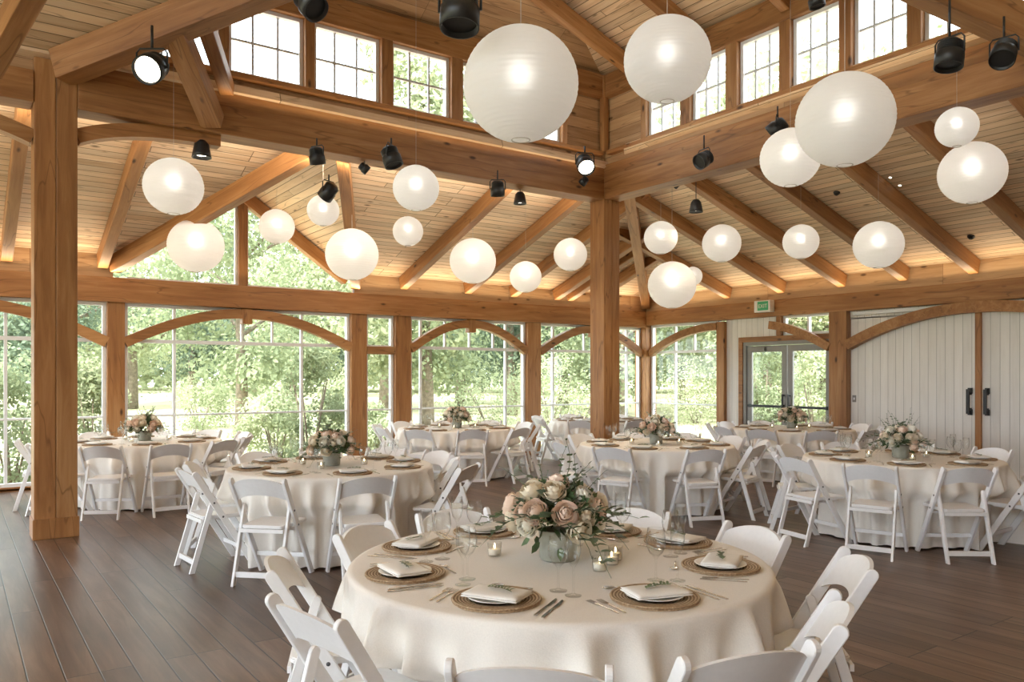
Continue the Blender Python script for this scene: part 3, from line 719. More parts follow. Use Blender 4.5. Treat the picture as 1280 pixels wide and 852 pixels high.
def cone_lamp(p, size, label, topz):
    p = Vector(p); e = empty('pendant_lamp', p); tag(e, label, 'pendant lamp', 'small black pendant lamps')
    bm = bmesh.new(); s = size
    lathe(bm, [(0, s*.5), (s*.22, s*.48), (s*.36, s*.3), (s*.46, -s*.2), (s*.5, -s*.42), (s*.46, -s*.42), (s*.42, -s*.2), (s*.3, s*.22), (0, s*.3)], 24); obj('lamp_shade', bm, 'black', e)
    bm = bmesh.new(); lathe(bm, [(0, -s*.30), (s*.3, -s*.27), (s*.4, -s*.22)], 20); obj('bulb', bm, 'lamp', e)
    bm = bmesh.new(); tube(bm, [(0, 0, s*.48), (0, 0, topz-p.z)], .006, 6); obj('cord', bm, 'black', e)
    ld = bpy.data.lights.new('lamp_glow', 'SPOT'); ld.energy = 25; ld.color = (1, .8, .55); ld.spot_size = R(120); ld.spot_blend = .7; ld.shadow_soft_size = .04
    lo = bpy.data.objects.new('lamp_glow', ld); COL.objects.link(lo); lo.parent = e; lo.location = (0, 0, -s*.45)
    return e
def pix_spot(x, y, d, spx, aimpx, label, lit=False, up=None):
    p = at(x, y, d); s = spx/FPX*d
    aim = W(aimpx[0], aimpx[1], aimpx[2])
    m = p+Vector((0, 0, up if up else s*1.0))
    return spotlight(p, aim, s, label, lit, m)
pix_spot(190, 84, 6.9, 36, (.0, -.55, -.35), 'lit spotlight under the big slanting beam at upper left', True, .36)
pix_spot(396, 195, 8.9, 20, (.1, .2, -1), 'black spotlight under the left tie beam, left of the lantern crossing it', up=.2)
pix_spot(489, 196, 9.3, 24, (.35, -.1, -1), 'black box spotlight touching the left tie beam beside the lantern crossing it', up=.22)
pix_spot(411, 239, 9.6, 20, (-.5, .3, -.5), 'black spotlight where the gable valleys meet', up=.2)
pix_spot(455, 210, 9.9, 12, (.6, .2, -.5), 'tiny black spotlight right of the gable valleys', up=.2)
pix_spot(622, 236, 10.7, 18, (0, .1, -1), 'black spotlight left of the lit pendant near the middle post', up=.25)
pix_spot(731, 205, 11.1, 22, (.12, -.7, -.6), 'lit spotlight on the left tie beam beside the middle post', True, .25)
pix_spot(575, 12, 5.6, 50, (-.02, -.15, -1), 'large black spotlight hanging at the top edge by the biggest lantern', up=1.9)
pix_spot(387, 3, 6.4, 34, (.5, -.3, -.6), 'black spotlight at the top edge before the left high windows', up=.6)
pix_spot(1187, 68, 6.7, 34, (-.15, -.1, -1), 'black spotlight before the last right high window', up=.55)
pix_spot(1255, 66, 6.6, 30, (-.4, -.4, -.7), 'black spotlight at the upper right edge on the tie beam', up=.30)
pix_spot(880, 199, 10.0, 20, (-.6, -.3, -.4), 'black spotlight on the right tie beam, nearest the middle post', up=.3)
pix_spot(972, 160, 9.1, 22, (-.6, .3, -.5), 'black spotlight on the right tie beam behind the overlapping lanterns', True, .25)
pix_spot(1020, -1, 7.5, 20, (.2, 0, -1), 'black spotlight at the top edge over the right high windows', up=.5)
pix_spot(846, 229, 11.3, 10, (-.5, 0, -.5), 'tiny black spotlight under the right tie beam by the middle post', up=.15)
pix_spot(730, 226, 11.45, 10, (-.5, 0, -.6), 'tiny black bracket spotlight just below the lit one by the middle post', up=.12)
cone_lamp(at(252, 187, 8.75), .21, 'lit black pendant lamp right of the thick left post', ZB)
cone_lamp(at(650, 248, 11.4), .19, 'lit black pendant lamp left of the middle post', ceiling_above(at(650, 248, 11.4), .2))
cone_lamp(at(870, 258, 11.5), .20, 'black pendant lamp right of the middle post over the lanterns', ceiling_above(at(870, 258, 11.5), .2))

def seen(x, y):                          # the first surface behind a pixel
    o = Vector((0, 0, CZ)); d = (at(x, y, 1)-o).normalized()
    h, loc, nrm, *_ = SC.ray_cast(DG, o, d)
    return loc, (nrm if nrm.dot(d) < 0 else -nrm)
for x, y, s_, lit, lab in ((1113, 221, .05, True, 'tiny lit recessed light in the right ceiling, the upper of two'), (1125, 231, .05, True, 'tiny lit recessed light in the right ceiling, the lower of two'),
                      (1046, 240, .09, False, 'small black ceiling mount between two right rafters'), (1214, 295, .10, False, 'small black ceiling mount at the far right of the ceiling')):
    p, n = seen(x, y); e = empty('ceiling_light', p); tag(e, lab, 'ceiling light')
    q = n.to_track_quat('Z', 'Y').to_matrix().to_4x4()
    bm = bmesh.new(); lathe(bm, [(s_*.5, 0), (s_*.52, .012), (s_*.4, .03 if not lit else .014), (s_*.36, .02 if not lit else .008)], 18, q); obj('ring', bm, 'black' if not lit else 'vinyl', e)
    bm = bmesh.new(); lathe(bm, [(0, .008), (s_*.38, .008)] if lit else [(0, .024), (s_*.25, .045), (s_*.38, .02)], 18, q); obj('lens', bm, 'lamp' if lit else 'blackdark', e)
p, n = seen(1068, 498)
e = empty('wall_switch', p); e.rotation_euler = (0, 0, R(-90)); tag(e, 'small light switch on the white boards beside the timber door post', 'light switch')
bm = bmesh.new(); box(bm, -.035, .035, -.008, 0, -.06, .06, bev=.002); obj('plate', bm, 'alu', e)
bm = bmesh.new(); box(bm, -.01, .01, -.013, -.008, -.02, .02, bev=.001); obj('rocker', bm, 'vinyl', e)

# ------------------------------------------------------------------ chair prototype
def strut(bm, x, y0, z0, y1, z1, hw, th, round_top=True):
    """flat bar in a YZ plane from a foot (y0,z0) to a head (y1,z1)"""
    d = Vector((y1-y0, z1-z0)); L = d.length; d.normalize(); n = Vector((-d.y, d.x))
    poly = []
    # level foot
    k = (hw*n.y)/d.y if abs(d.y) > 1e-4 else 0
    A = Vector((y0, z0))
    a1 = A+n*hw; a2 = A-n*hw
    a1 = a1-d*((a1.y-z0)/d.y); a2 = a2-d*((a2.y-z0)/d.y)
    poly += [a2, a1][::1]
    B = Vector((y1, z1))
    m = 8 if round_top else 1
    pts = []
    for i in range(m+1):
        th_ = math.pi*i/m; pts.append(B+n*hw*math.cos(th_)+d*(hw*math.sin(th_) if round_top else 0))
    pl = [a2, a1]+pts
    pl = [a1]+pts+[a2]
    b2 = bmesh.new()
    prism(b2, [(p.x, p.y) for p in pl], x-th/2, x+th/2, 'x')
    bmesh.ops.remove_doubles(b2, verts=b2.verts, dist=1e-5)
    bmesh.ops.bevel(b2, geom=[e for e in b2.edges if abs(e.verts[0].co.x-e.verts[1].co.x) < 1e-5], offset=.003, segments=1, affect='EDGES')
    merge(bm, b2)
BT, FT = (-.265, .80), (.225, 0.0)
def up_y(z): return BT[0]+(BT[1]-z)/(BT[1]-FT[1])*(FT[0]-BT[0])
def make_chair():
    e = empty('folding_chair')
    for s in (-1, 1):
        bm = bmesh.new(); strut(bm, s*.218, FT[0], FT[1], BT[0], BT[1], .026, .024); obj('upright', bm, 'plastic', e)
        bm = bmesh.new(); strut(bm, s*.190, -.285, 0, -.112, .585, .021, .022); obj('rear_leg', bm, 'plastic', e)
    # seat with rounded corners, slightly dished
    bm = bmesh.new(); poly = []
    def corner(cx, cy, r, a0):
        for i in range(5):
            a = R(a0+90*i/4); poly.append((cx+r*math.cos(a), cy+r*math.sin(a)))
    corner(.160, .165, .035, 0); corner(-.160, .165, .035, 90); corner(-.145, -.175, .025, 180); corner(.145, -.175, .025, 270)
    b2 = bmesh.new(); prism(b2, poly, .428, .452)
    bmesh.ops.bevel(b2, geom=[ed for ed in b2.edges if abs(ed.verts[0].co.z-ed.verts[1].co.z) < 1e-5], offset=.006, segments=2, affect='EDGES'); merge(bm, b2)
    box(bm, -.15, .15, -.14, .13, .412, .430)
    obj('seat', bm, 'plastic', e)
    # curved backrest panel with arched edges
    bm = bmesh.new(); nx, nz = 18, 5; G = {}
    for sd in (0, 1):
        for i in range(nx+1):
            x = -.206+.412*i/nx; q = 1-(x/.206)**2
            zb = .640+.050*q**.8; zt = .770+.055*q**.7
            for j in range(nz+1):
                z = zb+(zt-zb)*j/nz
                G[sd, i, j] = bm.verts.new((x, up_y(z)-.030*q+(.008 if sd else -.008), z))
    for i in range(nx):
        for j in range(nz):
            bm.faces.new((G[0, i, j], G[0, i+1, j], G[0, i+1, j+1], G[0, i, j+1])); bm.faces.new((G[1, i, j], G[1, i, j+1], G[1, i+1, j+1], G[1, i+1, j]))
    for i in range(nx):
        bm.faces.new((G[0, i, 0], G[1, i, 0], G[1, i+1, 0], G[0, i+1, 0])); bm.faces.new((G[0, i, nz], G[0, i+1, nz], G[1, i+1, nz], G[1, i, nz]))
    for j in range(nz):
        bm.faces.new((G[0, 0, j], G[0, 0, j+1], G[1, 0, j+1], G[1, 0, j])); bm.faces.new((G[0, nx, j], G[1, nx, j], G[1, nx, j+1], G[0, nx, j+1]))
    bmesh.ops.recalc_face_normals(bm, faces=bm.faces)
    bk = obj('backrest', bm, 'plastic', e, smooth=True); md = bk.modifiers.new('edge', 'EDGE_SPLIT'); md.split_angle = R(50)
    def rung(y, z, w, h, t):
        bm = bmesh.new(); box(bm, -w, w, y-t/2, y+t/2, z-h/2, z+h/2, bev=.003); return obj('rung', bm, 'plastic', e)
    rung(-.262, .085, .180, .042, .018); rung(.125, .165, .207, .034, .018); 
    bm = bmesh.new(); box(bm, -.180, .180, -.21, -.192, .395, .425, bev=.003); box(bm, -.207, .207, up_y(.40)-.01, up_y(.40)+.01, .39, .412, bev=.003); obj('seat_rail', bm, 'plastic', e)
    for s in (-1, 1):
        for (y, z) in ((-.118, .56), (up_y(.44), .44)):
            bm = bmesh.new(); lathe(bm, [(0, .004), (.008, .003), (.009, 0)], 10, Matrix.Translation((s*.230, y, z)) @ Matrix.Rotation(R(90)*s, 4, 'Y')); obj('bolt', bm, 'bolt', e)
    return e
CHAIR = make_chair()

# ------------------------------------------------------------------ table-top kit
def charger_mesh(r=.165):
    bm = bmesh.new(); prof = [(0, .004), (r*.62, .005)]
    N = 9
    for k in range(N*2+1): rr = r*.62+(r*.36)*k/(N*2); prof.append((rr, .006+.008*(rr/r)**3+(.0025 if k % 2 else 0)))
    prof += [(r, .016), (r+.004, .010), (r, .002), (r*.9, 0), (0, 0)]
    lathe(bm, prof, 48); return bm
def to_mesh(name, bm, mat, smooth=True):
    me = bpy.data.meshes.new(name); bm.normal_update(); bm.to_mesh(me); bm.free(); me.materials.append(M[mat])
    if smooth:
        for p in me.polygons: p.use_smooth = True
    return me
ME = {}
ME['charger'] = to_mesh('charger_plate', charger_mesh(), 'woven')
bm = bmesh.new(); lathe(bm, [(0, .004), (.07, .004), (.085, .009), (.110, .015), (.112, .017), (.109, .018), (.085, .012), (.07, .009), (0, .009)], 48); ME['plate'] = to_mesh('dinner_plate', bm, 'ceramic')
def napkin_bm():
    bm = bmesh.new(); rnd = random.Random(3)
    for l, (x0, x1, y0, y1, rot) in enumerate(((-.112, .112, -.074, .078, .0), (-.111, .111, -.073, .077, .006))):
        nx, ny = 14, 10; z0 = .008*l; G = {}
        for s in (0, 1):
            for i in range(nx+1):
                for j in range(ny+1):
                    x = x0+(x1-x0)*i/nx; y = y0+(y1-y0)*j/ny
                    ed = min(i, nx-i, j, ny-j); z = z0+(0.0082 if s else 0)*min(1, .35+ed*.4)+(.002*noise.noise(Vector((x*11, y*11, 5))) if s and l else 0)
                    c, sn = math.cos(rot), math.sin(rot); G[s, i, j] = bm.verts.new((x*c-y*sn, x*sn+y*c, max(z, 0)))
        for i in range(nx):
            for j in range(ny):
                bm.faces.new((G[1, i, j], G[1, i+1, j], G[1, i+1, j+1], G[1, i, j+1]))
                bm.faces.new((G[0, i, j], G[0, i, j+1], G[0, i+1, j+1], G[0, i+1, j]))
        for i in range(nx):
            bm.faces.new((G[0, i, 0], G[0, i+1, 0], G[1, i+1, 0], G[1, i, 0])); bm.faces.new((G[0, i, ny], G[1, i, ny], G[1, i+1, ny], G[0, i+1, ny]))
        for j in range(ny):
            bm.faces.new((G[0, 0, j], G[1, 0, j], G[1, 0, j+1], G[0, 0, j+1])); bm.faces.new((G[0, nx, j], G[0, nx, j+1], G[1, nx, j+1], G[1, nx, j]))
    return bm
ME['napkin'] = to_mesh('napkin', napkin_bm(), 'napkin')
def leaf(bm, base, d, up, L, w, fold=.25):
    """a pointed leaf of six faces with a folded midrib"""
    base = Vector(base); d = Vector(d).normalized(); s = d.cross(Vector(up)).normalized(); n = s.cross(d)
    ts = (0, .25, .6, 1.0); ws = (.0, .8, .85, .0); mid = [base+d*L*t-n*L*.12*t*t for t in ts]
    mv = [bm.verts.new(p) for p in mid]
    for sg in (-1, 1):
        ed = [bm.verts.new(mid[i]+s*sg*w*.5*ws[i]+n*w*fold*ws[i]*.6) for i in (1, 2)]
        f = [(mv[0], ed[0], mv[1]), (mv[1], ed[0], ed[1], mv[2]), (mv[2], ed[1], mv[3])]
        for q in f:
            q = q if sg > 0 else q[::-1]
            bm.faces.new(q).smooth = True
def sprig_bm(L=.115, n=9, seed=1, lw=.013, ll=.026):
    rnd = random.Random(seed); bm = bmesh.new()
    pts = [Vector((-L/2+L*t, .012*math.sin(t*3+seed), .004+.004*math.sin(t*math.pi))) for t in [k/8 for k in range(9)]]
    tube(bm, pts, .0011, 5)
    for k in range(n):
        t = .08+.9*k/n; p = pts[min(8, int(t*8))]
        for s in (-1, 1):
            leaf(bm, p, (0.9, s*(.6+.4*rnd.random()), .18+.3*rnd.random()), (0, 0, 1), ll*(.7+.5*rnd.random()), lw)
    return bm
ME['sprig'] = to_mesh('herb_sprig', sprig_bm(), 'herb', False)
def fork_bm():
    bm = bmesh.new(); poly = [(-.0035, -.095), (.0035, -.095), (.0048, -.08), (.0028, -.02), (.003, .02), (.010, .034), (.0115, .048), (-.0115, .048), (-.010, .034), (-.003, .02), (-.0028, -.02), (-.0048, -.08)]
    prism(bm, poly, .002, .0042)
    for k in range(4):
        x = -.0098+.0065*k; prism(bm, [(x-.0013, .047), (x+.0013, .047), (x+.0008, .092), (x-.0008, .092)], .002, .004)
    return bm
def knife_bm():
    bm = bmesh.new(); prism(bm, [(-.005, -.115), (.005, -.115), (.0065, -.10), (.0045, 0), (.0095, .015), (.0105, .06), (.006, .10), (-.003, .115), (-.0045, .10), (-.0045, 0), (-.0065, -.10)], .0015, .0045); return bm
def spoon_bm():
    bm = bmesh.new(); prism(bm, [(-.0035, -.09), (.0035, -.09), (.0045, -.078), (.0025, .03), (-.0025, .03), (-.0045, -.078)], .002, .0045)
    lathe(bm, [(0, -.004), (.5, -.0035), (.9, .0), (1, .002), (.85, .001), (.4, -.001), (0, -.002)], 18, Matrix.Translation((0, .055, .005)) @ Matrix.Diagonal((.018, .028, 1, 1))); return bm
ME['fork'] = to_mesh('fork', fork_bm(), 'steel', False); ME['knife'] = to_mesh('knife', knife_bm(), 'steel', False); ME['spoon'] = to_mesh('spoon', spoon_bm(), 'steel')
bm = bmesh.new(); lathe(bm, [(0, .003), (.034, .001), (.035, .003), (.012, .006), (.0045, .014), (.0038, .05), (.004, .085), (.009, .096), (.026, .112), (.037, .135), (.0405, .158), (.038, .188), (.0335, .215), (.0328, .215), (.0372, .187), (.0395, .158), (.036, .136), (.025, .114), (.006, .100)], 32)
ME['wine'] = to_mesh('wine_glass', bm, 'wine')
bm = bmesh.new(); lathe(bm, [(0, .003), (.031, .001), (.032, .003), (.011, .006), (.0042, .014), (.0036, .06), (.004, .105), (.010, .116), (.022, .135), (.0285, .165), (.029, .195), (.0265, .235), (.0258, .235), (.028, .194), (.0272, .165), (.021, .137), (.005, .120)], 32)
ME['flute'] = to_mesh('champagne_glass', bm, 'wine')
bm = bmesh.new(); lathe(bm, [(0, .002), (.028, .002), (.031, .01), (.034, .065), (.033, .065), (.029, .012), (0, .008)], 28); ME['votive_glass'] = to_mesh('glass', bm, 'votive')
bm = bmesh.new(); lathe(bm, [(0, .009), (.027, .009), (.029, .034), (.024, .036), (0, .035)], 24); ME['votive_wax'] = to_mesh('candle', bm, 'wax')
bm = bmesh.new(); lathe(bm, [(0, .036), (.003, .040), (.0042, .046), (.0025, .055), (0, .062)], 12); ME['flame'] = to_mesh('flame', bm, 'flame')

# roses
def rose_mesh(seed, mat, openness):
    rnd = random.Random(seed); bm = bmesh.new()
    layers = [(3, .24, 12, 1.25), (4, .40, 30, 1.0), (5, .56, 47, .82), (5, .74, 63, .80), (6, .92, 80, .70), (6, 1.06, 98, .68)]
    for li, (n, rad, tend, wid) in enumerate(layers):
        for k in range(n):
            ph = 2*math.pi*(k+.5*(li % 2))/n+rnd.uniform(-.18, .18); G = {}
            nu, nv = 6, 6; rj = rad*rnd.uniform(.94, 1.05); te = R(tend*(.75+.25*openness)+rnd.uniform(-5, 5))
            for i in range(nu+1):
                for j in range(nv+1):
                    u = -1+2*i/nu; v = j/nv
                    pol = R(165)+(te-R(165))*(v*(1-.13*u*u))
                    shape = .35+.65*math.sin(math.pi*min(1, .1+.55*v))
                    a = ph+u*wid*shape+.10*li*v
                    r = rj*(1+.05*u*u)+(.13+.05*openness)*max(0, v-.72)*rad*2.2+.045*rad*v*math.sin(3.1*u+ph*5)
                    z = r*math.cos(pol)*.92
                    G[i, j] = bm.verts.new((r*math.sin(pol)*math.cos(a), r*math.sin(pol)*math.sin(a), z+.1*(5-li)*.5))
            for i in range(nu):
                for j in range(nv): bm.faces.new((G[i, j], G[i+1, j], G[i+1, j+1], G[i, j+1])).smooth = True
    lathe(bm, [(0, -.2), (.15, -.12), (.2, .1), (.16, .3), (0, .42)], 10)
    return to_mesh('rose', bm, mat)
ROSE = [rose_mesh(1, 'rose_cream', .8), rose_mesh(2, 'rose_blush', 1.0), rose_mesh(3, 'rose_white', .9), rose_mesh(4, 'rose_cream', 1.1), rose_mesh(5, 'rose_blush', .7)]
def euc_sprig(L, seed, mat, wide=.034, droop=.6):
    """stem that arches out along +X with paired leaves"""
    rnd = random.Random(seed); bm = bmesh.new(); pts = []
    for k in range(11):
        t = k/10; pts.append(Vector((L*t, .03*math.sin(t*4+seed)*L*4, L*(.35*t-droop*t*t))))
    tube(bm, pts, [.0022*(1-.6*k/10) for k in range(11)], 5)
    n = 9
    for k in range(n):
        t = .18+.8*k/n; p = pts[int(t*10)]
        for s in (-1, 1):
            leaf(bm, p, (.55+.5*rnd.random(), s*(.8+.3*rnd.random()), .5*rnd.uniform(-.6, .9)), (rnd.uniform(-.4, .4), 0, 1), wide*rnd.uniform(.9, 1.5)*(1.1-.35*t), wide*rnd.uniform(.8, 1.05)*(1.1-.35*t))
    leaf(bm, pts[-1], (1, 0, 0), (0, 0, 1), wide, wide*.6)
    return to_mesh('leaf_sprig', bm, mat, False)
EUC = [euc_sprig(.26, 1, 'leaf2', .036, .75), euc_sprig(.24, 2, 'leaf', .038, .5), euc_sprig(.22, 3, 'leaf2', .030, .2), euc_sprig(.25, 4, 'leaf', .034, .9), euc_sprig(.24, 5, 'leaf', .016, -.15), euc_sprig(.23, 6, 'leaf2', .018, .05)]
def make_flowers(seed, wide=1.0, pods=True):
    rnd = random.Random(seed); e = empty('flower_arrangement')
    bm = bmesh.new(); prof_o = []
    lathe(bm, [(0, .002), (.070, .002), (.076, .012), (.078, .06), (.080, .125), (.082, .130), (.078, .130), (.074, .12), (.070, .03), (0, .02)], 48)
    for v in bm.verts:
        r = math.hypot(v.co.x, v.co.y)
        if r > .06:
            a = math.atan2(v.co.y, v.co.x); k = 1+.025*math.cos(a*24); v.co.x *= k; v.co.y *= k
    obj('vase', bm, 'vase', e, True)
    c = Vector((0, 0, .175))
    # dome of blooms
    spec = [(0, 88, 1)]+[(k*60+12, 54, 1) for k in range(6)]+[(k*32.7+5, 20, 1) for k in range(11)]+[(k*60+40, -6, 1) for k in range(6)]
    for k, (az, el, _) in enumerate(spec):
        az += rnd.uniform(-10, 10); el += rnd.uniform(-6, 6)
        d = Vector((math.cos(R(az))*math.cos(R(el)), math.sin(R(az))*math.cos(R(el)), math.sin(R(el)))); rr = rnd.uniform(.16, .20)
        p = c+Vector((d.x*rr*1.1*wide, d.y*rr*1.1*wide, d.z*rr*.85))
        o = link('rose', ROSE[(k*2+seed+(k//3)) % 5], None, e)
        s = rnd.uniform(.041, .051)
        o.matrix_local = Matrix.Translation(p) @ d.to_track_quat('Z', 'Y').to_matrix().to_4x4() @ Matrix.Rotation(rnd.uniform(0, 6), 4, 'Z') @ Matrix.Scale(s, 4)
    for k in range(18):
        az = k*360/18+rnd.uniform(-9, 9); o = link('leaf_sprig', EUC[[0, 1, 3, 2][k % 4]], None, e)
        o.matrix_local = Matrix.Translation(c+Vector((0, 0, -.05+.05*rnd.random()))) @ Matrix.Rotation(R(az), 4, 'Z') @ Matrix.Translation((.05, 0, 0)) @ Matrix.Rotation(R(rnd.uniform(-25, 5)), 4, 'Y') @ Matrix.Scale(rnd.uniform(1.0, 1.3), 4)
    for k in range(11):
        az = k*360/11+rnd.uniform(-12, 12); o = link('leaf_sprig', EUC[[4, 5, 2][k % 3]], None, e)
        o.matrix_local = Matrix.Translation(c+Vector((0, 0, .02))) @ Matrix.Rotation(R(az), 4, 'Z') @ Matrix.Rotation(R(-rnd.uniform(12, 52)), 4, 'Y') @ Matrix.Translation((.04, 0, 0)) @ Matrix.Scale(rnd.uniform(.85, 1.15), 4)
    # filler leaves so that no gap shows between the blooms
    bm = bmesh.new()
    for k in range(330):
        d = Vector((rnd.gauss(0, 1), rnd.gauss(0, 1), abs(rnd.gauss(0, .9))-.25)).normalized(); p = c+Vector((d.x*.150, d.y*.150, d.z*.125))
        leaf(bm, p, d+Vector((rnd.gauss(0, .4), rnd.gauss(0, .4), rnd.gauss(0, .4))), Vector((rnd.gauss(0, 1), rnd.gauss(0, 1), rnd.gauss(0, 1))), .06, .034)
    obj('foliage', bm, 'leaf', e)
    return e

# ------------------------------------------------------------------ tables
TZ = .765
def make_cloth(ctr, chairs, seed, R0=.94):
    rnd = random.Random(seed); bm = bmesh.new(); N = 260
    rings = []
    for r in (0, .3, .6, .8, .88, .915): rings.append([(r, TZ)]*N if r else [(0, TZ)])
    ph = [rnd.uniform(0, 6.28) for _ in range(6)]
    fr = [27, 35, 20, 11, 33, 23]
    def fold(a): 
        s = .9*math.cos(fr[0]*a+ph[0]+1.2*math.sin(3*a+ph[3]))+.7*math.cos(fr[1]*a+ph[1])+.4*math.cos(fr[2]*a+ph[2]+math.sin(2*a))+.35*math.cos(fr[3]*a+ph[4])
        s /= 1.7; return s-.25*math.cos(2*s)+.1
    prof = [(.930, TZ-.002), (.939, TZ-.010), (.943, TZ-.025)]
    for r, z in prof: rings.append([(r, z)]*N)
    NZ = 22
    for k in range(1, NZ+1):
        t = k/NZ; z = TZ-.025-(TZ-.025-.018)*t
        row = []
        for i in range(N):
            a = 2*math.pi*i/N; f = fold(a+.05*t*math.sin(5*a+ph[5])); amp = .110*min(1, (t*1.9))**.75
            row.append((.946+.010*t+amp*f, z, f))
        rings.append(row)
    V = []
    for row in rings:
        n = len(row)
        if n == 1: V.append([bm.verts.new((0, 0, row[0][1]))]); continue
        V.append([])
        for i, q in enumerate(row):
            r, z = q[0], q[1]; fo = q[2] if len(q) > 2 else 0
            a = 2*math.pi*i/N; p = Vector((r*math.cos(a), r*math.sin(a), z))
            if z < .53:
                for (co, rz) in chairs:      # cloth gives way where a seat pushes into it
                    l = Matrix.Rotation(-rz, 3, 'Z') @ (p+Vector((ctr.x, ctr.y, 0))-Vector((co.x, co.y, 0)))
                    tgt = .24+.05*(1-max(-1, min(1, fo)))
                    if abs(l.x) < .31 and l.y < tgt and l.y > -.5:
                        fx = min(1, max(0, (.31-abs(l.x))/.07)); fz = min(1, max(0, (.53-z)/.07)); fx = fx*fx*(3-2*fx)
                        need = tgt-l.y; l.y += need*fx*fz
                        p = Matrix.Rotation(rz, 3, 'Z') @ l+Vector((co.x, co.y, 0))-Vector((ctr.x, ctr.y, 0))
            V[-1].append(bm.verts.new(p))
    for a, b in zip(V, V[1:]):
        for i in range(N):
            j = (i+1) % N
            if len(a) == 1: bm.faces.new((a[0], b[i], b[j])).smooth = True
            else: bm.faces.new((a[i], b[i], b[j], a[j])).smooth = True
    return bm
SECT = [(-157, 'left-near'), (-112, 'front-left'), (-63, 'front-right'), (-15, 'right-near'), (29, 'right-far'), (63, 'back-right'), (118, 'back-left'), (158, 'left-far')]
FLOW = None
first_chair = [True]
def chair_at(co, rz, label, group):
    global CHAIR
    if first_chair[0]: c = CHAIR; first_chair[0] = False
    else: c = copy_tree(CHAIR)
    c.location = (co.x, co.y, 0); c.rotation_euler = (0, 0, rz); tag(c, label, 'chair', group)
def put(kind, mesh, p, rz, label, cat, group, parent=None):
    o = link(kind, mesh, None, parent); o.location = p; o.rotation_euler = (0, 0, rz); tag(o, label, cat, group); return o
